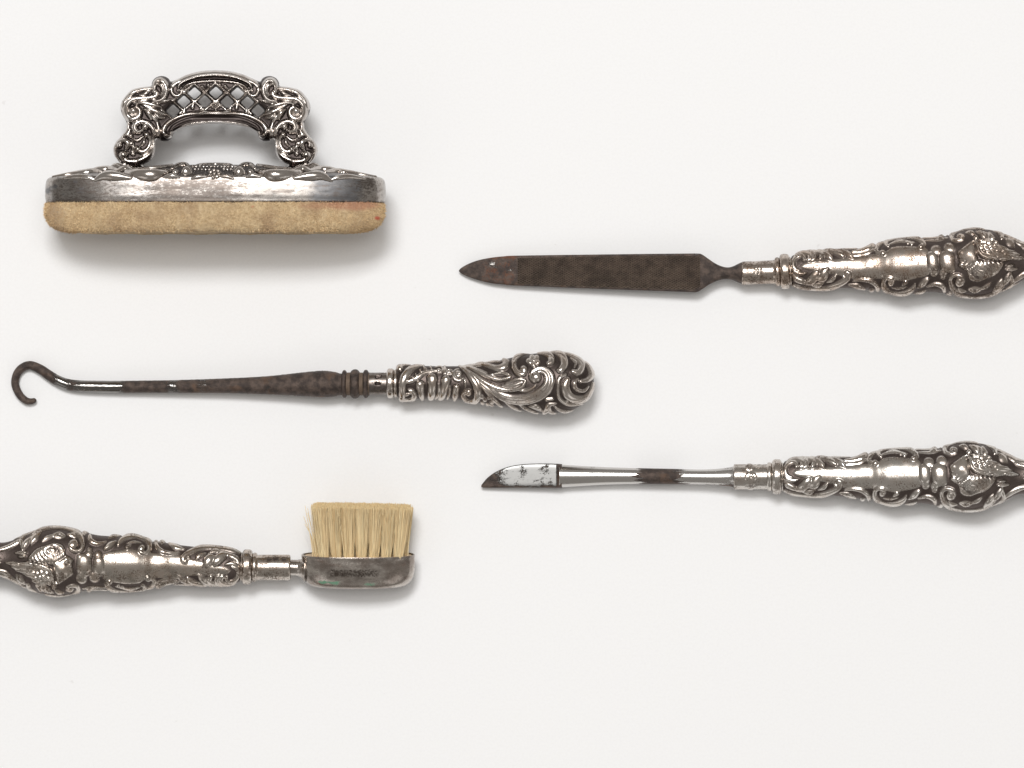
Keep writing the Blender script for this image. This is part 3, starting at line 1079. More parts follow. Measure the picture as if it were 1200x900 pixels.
# ================================================================== button hook
OH = (440.0, 450.0)
hook = thing('button_hook', 'button hook with rusty dark iron shank, curled tip and fully chased silver knob handle', 'button hook', OH[0], OH[1], 23.5, -math.atan2(27, 630))
B = Relief()
B.fat = 1.16
B.amp = 0.82
B.at(450, 405)
B.stroke('scroll', [(165, 268), (200, 230), (300, 214), (410, 216)], [20, 26, 24, 8], key='k0')
B.bead('scroll', 190, 262, 34, key='k0')
B.stroke('scroll', [(450, 232), (340, 270), (270, 340), (234, 430), (226, 530), (222, 600)], [10, 34, 44, 40, 36, 30], key='k1')
B.stroke('scroll', [(215, 618), (262, 640), (330, 630), (366, 582), (342, 536), (302, 520)], [36, 30, 26, 28, 26, 14], key='k2')
B.stroke('scroll', [(215, 536), (262, 572), (316, 560)], [14, 18, 8])
B.stroke('band', [(300, 424), (400, 380), (480, 322), (610, 298)], [26, 27, 24, 12], 3.0, key='rb')
for (x, y) in [(352, 378), (388, 350), (438, 305), (500, 288), (556, 272), (470, 262)]:
    B.stroke('band', [(x - 6, y - 14), (x + 8, y + 14)], [9, 9], 4.0, key='rb')
B.stroke('hallmark', [(610, 258), (650, 246), (688, 262), (690, 305), (640, 322)], [8], 1.6, key='h1')
B.stroke('hallmark', [(628, 300), (650, 285), (672, 300)], [14], 2.2, key='h1')
B.stroke('hallmark', [(712, 240), (722, 290), (714, 336)], [10, 13, 9], 2.4)
B.stroke('hallmark', [(740, 285), (800, 290), (796, 336), (738, 332), (740, 285)], [7], 1.7, key='h2')
B.stroke('hallmark', [(756, 298), (784, 322)], [7], 2.0, key='h2')
B.stroke('hallmark', [(782, 298), (758, 322)], [7], 2.0, key='h2')
B.stroke('scroll', [(880, 278), (840, 300), (820, 350), (848, 398), (900, 410), (922, 386)], [10, 15, 16, 16, 14, 9], key='cm')
B.bead('scroll', 880, 338, 40, 2.6, key='cm')
B.cut([(862, 335), (892, 346)], [7, 6], 1.0)
B.stroke('drop', [(434, 462), (440, 540), (452, 640)], [50, 36, 22])
B.stroke('drop', [(575, 385), (575, 480), (562, 580), (540, 640)], [55, 44, 40, 24])
B.stroke('drop', [(738, 405), (720, 500), (690, 590), (632, 648)], [52, 40, 32, 14])
B.stroke('drop', [(860, 490), (846, 562), (826, 646)], [38, 34, 20])
B.stroke('band', [(655, 450), (648, 560), (596, 640)], [8, 13, 8], 1.8)
B.stroke('band', [(786, 470), (775, 560), (735, 650)], [6, 11, 8], 1.6)
B.stroke('scroll', [(880, 238), (960, 290), (1040, 380), (1092, 470), (1110, 560), (1082, 640), (1020, 660), (960, 630), (938, 572), (970, 532)],
         [8, 22, 34, 40, 42, 36, 28, 26, 26, 22], key='k4')
B.bead('scroll', 1002, 548, 38, key='k4')
B.stroke('band', [(940, 372), (965, 430), (962, 490)], [7, 11, 6], 1.8)
for k, (p0, p1, p2) in enumerate([((860, 226), (1040, 214), (1240, 188)), ((900, 232), (1060, 236), (1230, 222)), ((920, 244), (1070, 270), (1210, 320)),
                                  ((940, 262), (1070, 340), (1180, 430))]):
    B.stroke('band', [p0, p1, p2], [7, 15, 12], 2.2)
B.at(560, 405)
B.stroke('leaf', [(-190, 205), (0, 208), (120, 238), (230, 268), (310, 254), (344, 200), (306, 176)], [6, 18, 24, 32, 38, 32, 22])
B.stroke('leaf', [(-60, 188), (100, 186), (262, 192)], [6, 15, 12])
B.stroke('leaf', [(-120, 250), (0, 302), (150, 370), (270, 398), (370, 380), (412, 356)], [6, 20, 25, 22, 18, 6], key='b1')
B.stroke('leaf', [(150, 348), (230, 330), (300, 320), (362, 338), (412, 358)], [8, 14, 15, 14, 5], key='b1')
B.stroke('leaf', [(-120, 282), (-30, 345), (100, 432), (250, 500), (400, 520), (520, 490), (574, 414)], [6, 20, 25, 28, 24, 22, 10], key='b2')
B.stroke('leaf', [(340, 444), (430, 411), (500, 393), (572, 404)], [8, 16, 17, 10], key='b2')
B.stroke('leaf', [(300, 470), (420, 470), (530, 430)], [8, 26, 8], 2.2, key='b2')
B.stroke('leaf', [(486, 520), (570, 530), (650, 502), (702, 452)], [7, 17, 17, 4])
B.stroke('scroll', [(-150, 262), (-50, 345), (100, 458), (250, 572), (400, 628), (570, 630), (720, 580), (826, 490), (854, 390), (818, 314), (744, 284), (676, 312), (648, 368), (680, 412)],
         [8, 20, 30, 38, 46, 56, 62, 60, 54, 46, 38, 36, 32, 26], 4.6, 'gut', key='big')
B.bead('scroll', 692, 370, 56, 4.8, key='big')
B.stroke('scroll', [(580, 300), (540, 336), (480, 320), (440, 260), (436, 180), (480, 122), (560, 92), (660, 80)], [14, 30, 32, 30, 27, 24, 18, 8], key='tc')
B.bead('scroll', 550, 282, 42, key='tc')
for k in range(5):
    a = k * 2 * math.pi / 5 + 0.4
    B.bead('flower', 668 + 47 * math.cos(a), 184 + 45 * math.sin(a), 31, 3.4, key='fl')
B.bead('flower', 668, 184, 17, 3.8, key='fl')
B.bead('bead', 604, 186, 28)
B.stroke('leaf', [(700, 96), (800, 104), (862, 140), (872, 190), (838, 216)], [6, 26, 34, 34, 26])
B.stroke('leaf', [(780, 70), (920, 82), (1000, 140), (1020, 220), (980, 288), (936, 292)], [6, 28, 38, 40, 34, 9])
B.at(600, 405)
B.stroke('leaf', [(540, 76), (680, 112), (790, 180), (820, 250), (780, 318), (722, 306)], [6, 20, 30, 34, 36, 26], key='a3')
B.stroke('leaf', [(690, 150), (752, 205), (740, 262)], [6, 14, 6], 2.0)
B.stroke('leaf', [(680, 84), (820, 150), (900, 250), (930, 340), (890, 400), (812, 420)], [6, 17, 26, 32, 28, 22])
B.stroke('scroll', [(642, 340), (582, 370), (556, 430), (556, 590), (612, 660), (690, 690), (830, 682)], [12, 17, 19, 19, 19, 17, 7], 2.6)
B.stroke('scroll', [(662, 398), (638, 480), (662, 570), (740, 622), (850, 616), (926, 540), (946, 440)], [28, 46, 50, 46, 38, 30, 14], key='sw')
B.stroke('scroll', [(780, 390), (738, 440), (760, 510), (840, 530), (900, 480)], [10, 20, 22, 20, 8], key='sw2')
B.bead('bead', 650, 655, 18, 1.2)
B.stroke('scroll', [(500, 702), (560, 750), (660, 775), (780, 748), (880, 690), (946, 606)], [8, 17, 20, 20, 17, 6])
B.stroke('leaf', [(420, 632), (482, 624)], [20, 16])
B.stroke('leaf', [(372, 790), (420, 742), (442, 692), (532, 674)], [16, 30, 24, 6], key='fk')
B.stroke('leaf', [(440, 706), (452, 770), (530, 800)], [18, 22, 8], key='fk')
B.stroke('leaf', [(206, 708), (290, 714), (366, 764)], [6, 28, 8])
B.at(560, 405)
B.stroke('band', [(286, 596), (380, 690), (520, 776)], [6, 19, 12])
B.stroke('band', [(466, 662), (560, 730), (710, 798)], [6, 17, 12])
B.stroke('band', [(-10, 392), (100, 522), (230, 662), (320, 748)], [8, 19, 19, 8])
for (x, y) in [(58, 598), (92, 632), (142, 608), (172, 660), (118, 690), (58, 676), (166, 704)]:
    B.bead('flower', x, y, 24, 2.2, key='fl2')

xsB = np.concatenate([np.arange(465.6, 690, 0.62), 690 + 6.2 * np.sin(np.linspace(0, math.pi / 2, 26))])
topB = interp_profile(xsB, [(462, 433), (466, 430), (469, 427.4), (476, 426.6), (490, 426.6), (510, 427), (540, 427), (550, 426), (560, 424.6), (580, 421.4),
                            (600, 417), (610, 414.6), (630, 412), (650, 411.4), (660, 411.9), (670, 414.6), (680, 419.4), (686, 423.6), (690, 428), (693, 433.5), (695, 439.5), (696.4, 447)])
botB = interp_profile(xsB, [(462, 464), (466, 467), (469, 469.2), (475, 470), (500, 469.4), (530, 470), (550, 472.4), (560, 474), (575, 477), (590, 478.6),
                            (610, 483), (630, 486), (650, 486), (660, 485.2), (670, 482.6), (680, 477.6), (686, 472), (690, 466.5), (693, 460.5), (695, 456), (696.4, 450)])
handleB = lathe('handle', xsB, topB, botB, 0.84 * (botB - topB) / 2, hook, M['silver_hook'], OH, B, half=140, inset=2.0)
# collar rings of the silver handle
for (x0, x1, r) in [(453.4, 462.2, 17.6), (461.8, 466.6, 16.6)]:
    u = np.linspace(x0, x1, 22)
    q = (u - (x0 + x1) / 2) / ((x1 - x0) / 2)
    rt = r - 3.2 * np.abs(q) ** 4
    lathe('collar', u, 449.3 - rt, 449.3 + rt, rt, hook, M['silver_hook'], OH, half=36)
F3 = Relief()
F3.ground = 0.33
F3.at(230, 400, 0.2)
F3.cut([(1058, 208), (1082, 204)], [9, 7], 2.4)
F3.cut([(1058, 248), (1078, 250)], [8, 6], 2.4)
u = np.linspace(431.5, 454.2, 60)
lathe('ferrule', u, np.full(u.shape, 436.6), np.full(u.shape, 462.6), 12.9, hook, M['silver_hook'], OH, F3, half=60, sub=False)


def hook_clean(X, Y, Z):
    r = np.full(X.shape, -0.1)
    r = r + 0.92 * np.exp(-((X - 118) / 36) ** 2) - 0.4 * np.exp(-((X - 152) / 9) ** 2)
    r = r + 0.5 * np.exp(-((X - 203) / 11) ** 2) + 0.48 * np.exp(-((X - 238) / 12) ** 2) + 0.6 * np.exp(-((X - 70) / 8) ** 2) + 0.5 * np.exp(-((X - 314) / 5) ** 2) + 0.15 * np.clip((260 - X) / 60, 0, 1)
    r = r * (1 - 0.9 * np.clip((X - 330) / 20, 0, 1))
    return {'clean': r}


hp = [(38.5, 469.3, 3.0), (34, 470.4, 3.6), (28, 469.2, 4.1), (20.5, 462, 4.4), (15.6, 450, 4.6), (17.6, 438.5, 4.7), (24, 431, 4.9), (33.5, 428, 5.1), (45, 432.5, 5.5),
      (54, 438.6, 5.8), (64, 445, 6.1), (76, 450, 6.5), (90, 452.3, 6.8), (110, 453.0, 7.0), (140, 453.3, 7.1), (170, 453.1, 7.2), (200, 453, 7.5), (235, 452.5, 8.1),
      (270, 452, 8.9), (310, 451.6, 10.6), (345, 450.6, 13.2), (365, 450.2, 14.9), (378, 450, 15.6), (390, 450.2, 14.8), (398, 450.4, 12.9), (404, 450.4, 12.4)]
R3 = np.array([((x - OH[0]) * S, (OH[1] - y) * S, 0, r * S) for x, y, r in hp])
tube('shank', R3[:, :3], R3[:, 3], M['iron_hook'], hook, sides=36, n_per=16, wobble=0.03,
     attr_fn=lambda VV: hook_clean(VV[:, 0] / S + OH[0], OH[1] - VV[:, 1] / S, VV[:, 2]))
for (x0, x1, r) in [(400.6, 406.6, 16.3), (410.4, 421.6, 17.2), (425.4, 432.2, 16.6)]:
    u = np.linspace(x0, x1, 20)
    q = (u - (x0 + x1) / 2) / ((x1 - x0) / 2)
    rt = r * np.sqrt(np.maximum(1 - (0.72 * np.abs(q)) ** 2.6, 0.05))
    lathe('bead_ring', u, 449.9 - rt, 449.9 + rt, rt, hook, M['iron_hook'], OH, half=36, jitter=0.25, attr_fn=lambda X, Y, Z: {'clean': np.full(X.shape, -0.2)})
u = np.linspace(402, 433, 50)
rt = np.full(u.shape, 13.4)
lathe('spindle', u, 449.9 - rt, 449.9 + rt, rt, hook, M['groove'], OH, half=30, jitter=0.3, attr_fn=lambda X, Y, Z: {'clean': np.full(X.shape, -0.3)})

# ================================================================== brush
OBR = (293.0, 664.5)
brush = thing('nail_brush', 'small nail brush with pale bristles in an oval silver head on a chased silver handle', 'brush', OBR[0], OBR[1], 30.0, math.atan2(3, 220), 'chased silver handled tools')
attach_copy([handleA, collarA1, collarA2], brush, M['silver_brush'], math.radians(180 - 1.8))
F4 = Relief()
F4.ground = 0.75
F4.at(240, 560, 1 / 4.2857)
F4.cut([(318, 408), (332, 408)], [9], 0.8)
F4.cut([(352, 406), (368, 404)], [10], 0.8)
F4.cut([(392, 408), (406, 408)], [9], 0.8)
u = np.linspace(299.6, 340.6, 80)
rt = np.interp(u, [299.6, 301, 302.5, 320, 338.6, 340, 340.6], [15.4, 15.4, 14.9, 15, 15.1, 14.6, 12.5])
lathe('ferrule', u, 665.0 - rt, 665.0 + rt, rt, brush, M['silver_brush'], OBR, F4, half=50, sub=False)
u = np.linspace(339.8, 357, 40)
rt = np.interp(u, [339.8, 344, 349, 352, 354.5, 357], [9.2, 9.2, 9.4, 10.6, 12.6, 15.5])
cy = np.interp(u, [339.8, 350, 357], [665, 665.4, 668])
lathe('neck', u, cy - rt, cy + rt, rt * 0.95, brush, M['brush_head'], OBR, half=28, attr_fn=lambda X, Y, Z: {'green': np.full(X.shape, -0.3)})


def loft(name, prof, cx, Ax, Bz, expo, parent, mat, origin, nphi=160, attr_fn=None, cap=True, relief=None, noise=0.0, wavy=0.0):
    """Rings of a superellipse plan (x by z), profile = [(scale, photo_y)], stacked along the photograph's y."""
    ph = np.linspace(0, 2 * math.pi, nphi, endpoint=False)
    c = np.sign(np.cos(ph)) * np.abs(np.cos(ph)) ** (2 / expo)
    s = np.sign(np.sin(ph)) * np.abs(np.sin(ph)) ** (2 / expo)
    sc_ = np.array([p[0] for p in prof])[:, None]
    yy = np.array([p[1] for p in prof])[:, None]
    X = cx + sc_ * Ax * c[None]
    Z = sc_ * Bz * s[None]
    Y = yy + 0 * X
    P = np.stack([X, -Y, Z], -1)
    REL = np.ones(X.shape)
    n, m = X.shape
    if relief is not None or noise or wavy:
        du = np.gradient(P, axis=0)
        dv = (np.roll(P, -1, 1) - np.roll(P, 1, 1)) / 2
        N = np.cross(du, dv)
        N /= np.maximum(np.linalg.norm(N, axis=-1, keepdims=True), 1e-9)
        out = np.sum(N * np.stack([X - cx, 0 * X, Z], -1))
        if out < 0:
            N = -N
        H = np.zeros(X.shape)
        if relief is not None:
            H, _, REL = relief.eval(X, Y)
            front = Z > 0
            H = np.where(front, H, 0)
            REL = np.where(front, np.clip(1.0 + np.minimum(H, 0) * 1.3, 0.3, 1), 1.0)
        if wavy:
            H = H + wavy * (np.sin(X * 0.11 + Y * 0.05) + 0.7 * np.sin(X * 0.29 + 1.3) * np.sin(Y * 0.17 + Z * 0.11) + 0.5 * np.sin(X * 0.71 + Y * 0.4))
        if noise:
            H = H + noise * (rng.random(X.shape) - 0.5)
        P = P + N * H[..., None]
    V = P.reshape(-1, 3).copy()
    V[:, 0] -= origin[0]
    V[:, 1] += origin[1]
    V *= S
    i = np.arange(n - 1)[:, None] * m
    j = np.arange(m)[None, :]
    j2 = (j + 1) % m
    quads = np.stack([i + j, i + j2, i + m + j2, i + m + j], -1).reshape(-1, 4)
    caps = [np.arange(m), (np.arange(m) + (n - 1) * m)[::-1]]
    k = (n // 2) * m + m // 4
    a, b, d = V[k], V[k + 1], V[k + m]
    if np.cross(b - a, d - a)[2] < 0:
        quads = quads[:, ::-1]
        caps = [cc[::-1] for cc in caps]
    attrs = {'relief': REL.ravel()}
    if attr_fn:
        attrs.update(attr_fn(X.ravel(), Y.ravel(), Z.ravel()))
    return new_mesh_object(name, V, [quads] + (caps if cap else []), mat, parent, None, attrs)


HBr = Relief()
HBr.at(240, 560, 1 / 4.2857)
for k, x in enumerate([640, 692, 748, 800, 858]):
    HBr.cut([(x - 9, 462), (x + 9, 462), (x + 9, 482), (x - 9, 482)], [12], 0.3)
    HBr.stroke('hallmark', [(x - 12, 484), (x - 6 + 3 * (k % 2), 466), (x + 8, 474), (x + 12, 462 + 5 * (k % 3))], [4], 0.4)


def green_attr(X, Y, Z):
    gr = np.exp(-((X - 388) / 17) ** 4 - ((Y - 681) / 3.2) ** 2) * 1.1 + np.exp(-((X - 434) / 10) ** 4 - ((Y - 683) / 2.8) ** 2) * 1.0
    gr = gr + 0.35 * np.exp(-((X - 458) / 14) ** 2 - ((Y - 677) / 5) ** 2) - 0.2
    mk = np.exp(-((X - 414) / 36) ** 6 - ((Y - 669.5) / 6) ** 4)
    return {'green': gr, 'mark': mk}


head = loft('head', catmull(np.array([(0.955, 653.2), (0.975, 651.4), (0.995, 651.2), (1.0, 652.6), (1.0, 654), (0.995, 656), (1.0, 659), (1.0, 661), (1.0, 663), (1.0, 665), (0.998, 668), (0.990, 672.5), (0.972, 677), (0.942, 681.2), (0.895, 685),
                     (0.83, 687.6), (0.72, 689.2), (0.5, 690), (0.25, 690.2), (0.004, 690.2)]), 3),
            419.6, 66.5, 29, 2.25, brush, M['brush_head'], OBR, nphi=560, relief=HBr, attr_fn=green_attr)
loft('bristle_plate', [(0.004, 652.0), (0.5, 652.0), (0.9, 652.0), (0.945, 652.3), (0.95, 654.5), (0.95, 658)], 419.6, 66.5, 29, 2.25, brush, M['bone'], OBR, nphi=80)


def tuft(cx, cz, n, parent):
    """one bunch of bristles set in the plate; fans a little towards its tips"""
    VV, QQ, tone = [], [], []
    for b in range(n):
        a, r = random.uniform(0, 2 * math.pi), math.sqrt(random.random())
        bx, bz = cx + 5.4 * r * math.cos(a), cz + 5.2 * r * math.sin(a)
        tx = 424.4 + (cx - 423.6) * (1.05 if abs(cz) < 1 else 1.12) + 8.6 * r * math.cos(a) + random.gauss(0, 1.3)
        tz = cz * 1.12 + 8.4 * r * math.sin(a) + random.gauss(0, 1.2)
        ty = 593.4 + 0.9 * abs((tx - 424) / 60) ** 2 + random.gauss(0, 0.55) + 0.02 * (tx - 420)
        if random.random() < 0.06:
            ty += random.uniform(1, 7)
            tx += random.gauss(0, 1.5)
        bow = random.gauss(0, 1.0)
        w = random.uniform(0.30, 0.46)
        tn = min(max(random.gauss(0.74, 0.24), 0), 1)
        base = len(VV)
        for k, t in enumerate((0.0, 0.35, 0.7, 1.0)):
            x = bx + (tx - bx) * (t ** 0.85) + bow * t * (1 - t) * 2
            y = 655 + (ty - 655) * t
            z = bz + (tz - bz) * (t ** 0.85)
            ww = w * (1 - 0.3 * t)
            for q in range(3):
                ang = q * 2.094 + b
                VV.append((x + ww * math.cos(ang), y, z + ww * math.sin(ang)))
                tone.append(tn)
        for k in range(3):
            for q in range(3):
                p = base + k * 3
                QQ.append((p + q, p + (q + 1) % 3, p + 3 + (q + 1) % 3, p + 3 + q))
    VV = np.array(VV)
    V = np.stack([VV[:, 0] - OBR[0], OBR[1] - VV[:, 1], VV[:, 2]], -1) * S
    return new_mesh_object('bristle_tuft', V, [np.array(QQ)], M['bristle'], parent, None, {'tone': np.array(tone)})


for cz, nn in ((16.0, 7), (0, 8), (-16.0, 7)):
    for k in range(nn):
        cx = 423.6 + (k - (nn - 1) / 2) * (14.4 if cz else 13.6)
        tuft(cx, cz, 330, brush)
# stray bristles bent away at the handle side
for k, (x0, x1, y1, z) in enumerate([(367, 358, 592, 12), (368, 356, 606, 2), (369, 360.5, 597, -4), (371, 361, 600, 16), (369, 357.5, 614, 8), (478, 482.5, 596, 10)]):
    pts = [((x0 - OBR[0]) * S, (OBR[1] - 653) * S, z * S), ((x0 + (x1 - x0) * .3 - OBR[0]) * S, (OBR[1] - 630) * S, z * S), ((x1 - OBR[0]) * S, (OBR[1] - y1) * S, (z + 2) * S)]
    tube('bristle', pts, [0.5 * S, 0.45 * S, 0.3 * S], M['bristle'], brush, sides=5, n_per=5, attr_fn=lambda VV: {'tone': np.full(len(VV), 0.8)})

for o in list(brush.children):
    if o.name.split('.')[0] in ('head', 'bristle_plate', 'bristle_tuft', 'bristle'):
        o.rotation_euler = (math.radians(6), 0, 0)
        o.location = (0, 1.6 * S, 0)

# ================================================================== nail buffer
OB = (252.0, 238.0)
ZB = 60.5
buf = thing('nail_buffer', 'nail buffer with openwork scrolled silver handle and tan chamois pad, lying on its side', 'nail buffer', OB[0], OB[1], ZB)


def wall_attr(X, Y, Z):
    st = 0.75 * np.exp(-((X - 397) / 40) ** 4) * np.clip(1 - (X - 425) / 16, 0, 1)
    st = st + 0.45 * np.exp(-((X - 128) / 34) ** 4) + 0.3 * np.exp(-((X - 62) / 8) ** 2)
    for (sx, sy, sr) in [(82, 218, 4.0), (78, 229, 3.5), (69, 220, 4), (58, 224, 6), (97, 225, 5), (300, 230, 3.2), (324, 229, 4), (92, 215, 3)]:
        st = st + 0.6 * np.exp(-((X - sx) ** 2 + 1.6 * (Y - sy) ** 2) / sr ** 2)
    dirt = 0.55 * np.exp(-((X - 230) / 60) ** 4) + 0.6 * np.exp(-((X - 430) / 14) ** 2 - ((Y - 217) / 9) ** 2) + 0.35 * np.exp(-((X - 110) / 40) ** 2)
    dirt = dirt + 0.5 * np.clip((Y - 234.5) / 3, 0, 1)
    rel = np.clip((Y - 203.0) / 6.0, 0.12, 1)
    return {'stain': st, 'dirt': dirt + 0.12, 'relief': rel}


W = Relief()
# soft dents in the sheet silver of the wall
for k in range(26):
    x, y = rng.uniform(65, 440), rng.uniform(216, 234)
    W.at(0, 0, 1.0)
    W.stroke('dent', [(x - 6, y), (x + 6, y + rng.uniform(-1, 1))], [rng.uniform(3, 6)], rng.uniform(0.04, 0.12))
base_prof = [(0.965, 238.2), (0.992, 238.0), (0.996, 237.2), (0.997, 235), (1.0, 231), (1.0, 226), (0.999, 221), (0.997, 216.4), (0.993, 212.6), (0.984, 209.8), (0.965, 208.0), (0.93, 206.7),
             (0.88, 205.6), (0.82, 204.2), (0.75, 202.6), (0.67, 200.6), (0.58, 198.4), (0.5, 196.8), (0.4, 195.4), (0.3, 194.4), (0.18, 193.4), (0.06, 193), (0.003, 193)]
# denser rings
bp = catmull(np.array(base_prof), 4)
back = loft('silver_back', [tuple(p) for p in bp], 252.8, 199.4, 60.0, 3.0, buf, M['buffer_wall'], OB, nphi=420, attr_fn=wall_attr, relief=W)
loft('seam', [(0.9, 237.0), (0.982, 237.4), (0.984, 239.6), (0.9, 240)], 252.8, 199.4, 60.0, 3.0, buf, M['seam'], OB, nphi=160)


def pad_attr(X, Y, Z):
    red = 0.9 * np.exp(-((X - 299) / 2.6) ** 2 - ((Y - 244.5) / 3) ** 2) + 0.9 * np.exp(-((X - 443) / 5) ** 2 - ((Y - 256.5) / 3.4) ** 2)
    pink = 1.05 * np.exp(-((X - 420) / 34) ** 2 - ((Y - 241) / 8) ** 2) + 0.5 * np.exp(-((X - 360) / 50) ** 2 - ((Y - 243) / 8) ** 2)
    return {'red': red, 'pink': pink}


pad_prof = catmull(np.array([(0.90, 238.6), (0.98, 238.8), (0.992, 240.2), (0.997, 245), (0.997, 252), (0.987, 257.5), (0.968, 263.5), (0.93, 268.6), (0.88, 271.6), (0.78, 273), (0.5, 273.4), (0.1, 273.6), (0.003, 273.6)]), 5)
pad = loft('chamois_pad', [tuple(p) for p in pad_prof], 252.2, 199.4, 60.0, 3.0, buf, M['suede'], OB, nphi=520, attr_fn=pad_attr, noise=0.7, wavy=0.45)


def fuzz(n):
    """short nap raised on the chamois"""
    VV, FF = [], []
    pr = np.array(pad_prof)
    for k in range(n):
        ph = random.uniform(0.02, math.pi - 0.02)
        t = random.random() ** 0.9
        row = t * (len(pr) * 0.72)
        i0 = int(row)
        f = row - i0
        s_, y_ = pr[i0] * (1 - f) + pr[i0 + 1] * f
        e = 2 / 3.0
        c = math.copysign(abs(math.cos(ph)) ** e, math.cos(ph))
        s2 = abs(math.sin(ph)) ** e
        x, z = 252.2 + s_ * 199.4 * c, s_ * 60.0 * s2
        L = random.uniform(1.2, 4.0)
        nx, nz = math.cos(ph) * 0.5, 0.6 + random.random() * 0.6
        d = np.array([nx + random.gauss(0, .8), random.gauss(0.15, .8), nz * 0.7])
        d = d / np.linalg.norm(d) * L
        p = np.array([x, y_, z - 0.1])
        sd = np.array([random.gauss(0, 1), random.gauss(0, 1), random.gauss(0, 0.4)])
        sd = sd / np.linalg.norm(sd) * 0.30
        b = len(VV)
        VV += [p - sd, p + sd, p + d * 0.6 + sd * .8, p + d + np.array([0, 0, -.2])]
        FF.append((b, b + 1, b + 2, b + 3))
    VV = np.array(VV)
    V = np.stack([VV[:, 0] - OB[0], OB[1] - VV[:, 1], VV[:, 2]], -1) * S
    at = pad_attr(VV[:, 0], VV[:, 1], VV[:, 2])
    o = new_mesh_object('nap', V, [np.array(FF)], M['nap'], pad, None, at)
    o['kind'] = 'stuff'


fuzz(20000)

# chased border on the shoulder of the silver back: raised leaves, beads and a flower
SH = []


def px3(x, y, z):
    return ((x - OB[0]) * S, (OB[1] - y) * S, z * S)


def shoulder(x, y):
    """height (px, above the middle) of the silver back's skin at photo x, y"""
    s_ = np.interp(-y, [-p[1] for p in base_prof[::1]], [p[0] for p in base_prof])
    q = min(abs((x - 252.8) / (199.4 * s_)), 0.995)
    return 60.0 * s_ * (1 - q ** 3.0) ** (1 / 3.0)


def orn(name, pts, r, sink=0.0, flat=1.0, mat='silver_buffer'):
    r = [(1.22 if name in ('bead', 'petal', 'flower_centre') else 1.65) * v for v in r]
    P = [px3(x, y, shoulder(x, y) - rr * sink) for (x, y), rr in zip(pts, r)]
    return tube(name, P, [rr * S for rr in r], M[mat], back, sides=14, n_per=7, flat=flat)


def both(name, pts, r, **kw):
    orn(name, pts, r, **kw)
    orn(name, [(505 - x + random.uniform(-.6, .6), y + random.uniform(-.4, .4)) for x, y in pts], r, **kw)


both('leaf', [(152, 204), (166, 206.5), (182, 207.5), (194, 205), (204, 201.5)], [2.5, 4.4, 5.0, 3.6, 1.2])
both('leaf', [(114, 214), (126, 208.5), (140, 208.6), (158, 211)], [1.0, 3.4, 3.8, 1.4])
both('leaf', [(140, 203), (150, 200), (162, 203)], [1.5, 3.6, 1.4])
both('rib', [(152, 201), (174, 199.4), (190, 197.6), (203, 194.6)], [1.2, 1.7, 1.8, 1.4])
both('rib', [(204, 199.5), (210, 195.5), (218, 194.6), (224, 197)], [1.2, 2.3, 2.4, 1.2])
both('rib', [(64, 208.4), (82, 206), (100, 203.4), (112, 202.2), (122, 203.5)], [1.0, 1.8, 2.6, 2.6, 1.2])
both('rib', [(104, 203), (116, 199.6), (130, 199), (142, 201.5)], [1.2, 2.5, 2.7, 1.2])
both('rib', [(128, 198.8), (137, 196), (145, 198)], [1.2, 3.0, 1.4])
both('leaf', [(228, 212), (236, 209.6), (246, 209.4)], [0.8, 1.7, 0.8])
both('leaf', [(196, 210), (206, 208.6), (214, 210.5)], [1.0, 2.3, 0.9])
both('rib', [(76, 211), (92, 208.8), (106, 209.6), (116, 213)], [0.8, 1.9, 1.9, 0.8])
both('rib', [(164, 198.2), (180, 202.5), (196, 199.8)], [1.0, 1.5, 0.9])
orn('rib', [(228, 197), (236, 193.6), (252.5, 192.6), (269, 193.6), (277, 197)], [0.8, 1.2, 1.3, 1.2, 0.8])
both('bead', [(221.6, 204.4), (222.4, 204.6)], [7.2, 7.2], flat=0.9)
both('bead', [(208, 204.4), (210, 204.2)], [3.4, 3.4])
for k in range(7):
    a = k * 2 * math.pi / 7
    orn('petal', [(254.2 + 5.4 * math.cos(a), 206.2 + 4.2 * math.sin(a)), (254.8 + 5.8 * math.cos(a), 206.2 + 4.5 * math.sin(a))], [2.4, 2.3])
orn('flower_centre', [(254.2, 206.2), (254.7, 206.3)], [2.1, 2.1], sink=0.1)
for row, (y0, n) in enumerate([(196.6, 13), (200.4, 12)]):
    for k in range(n):
        x = 252.5 + (k - (n - 1) / 2) * 4.2 + (row * 1.1)
        if abs(x - 254) < 6 and row == 1:
            continue
        orn('bead', [(x, y0 + random.uniform(-.5, .5)), (x + .5, y0 + random.uniform(-.5, .5))], [random.uniform(1.2, 1.8)] * 2, sink=0.2)

# --- openwork handle
OUT_L = [(252.5, 82), (235, 83.4), (220, 87.3), (207, 93), (200.5, 95.6), (197.5, 92), (193.5, 89.7), (189, 89), (184.5, 90), (180.5, 92.6), (178, 97), (177.2, 100.6), (168, 101.9),
         (155, 105), (147, 112.6), (142.3, 120), (141.3, 127), (143.5, 135), (147.6, 142), (148.6, 147), (147, 152.6), (142, 159.6), (135.6, 166.6), (132.6, 175.6), (134.6, 183.6),
         (140, 191), (142, 197), (166, 197), (168, 193), (175, 189), (180.6, 182.6), (183, 172), (183.8, 164), (188, 164.6), (192.5, 165.6), (198, 164.6), (202, 160.6), (203.4, 156), (209.6, 151.7),
         (218, 148.6), (230, 146.4), (242, 145.2), (252.5, 145)]
CX = 252.5
outline = OUT_L + [(2 * CX - x, y) for x, y in OUT_L[-2:0:-1]]
outline = catmull(np.array(outline + outline[:1]), 4)[:-1]
holes = [(203, 129.6), (215.6, 119), (228, 109.2), (240, 118.8), (253, 108.6), (266.2, 119.2), (278.4, 109.4), (290, 120), (302.4, 129.6)]

Hd = Relief()
Hd.fat = 1.36
Hd.at(190, 75)
Hd.fat = 1.05
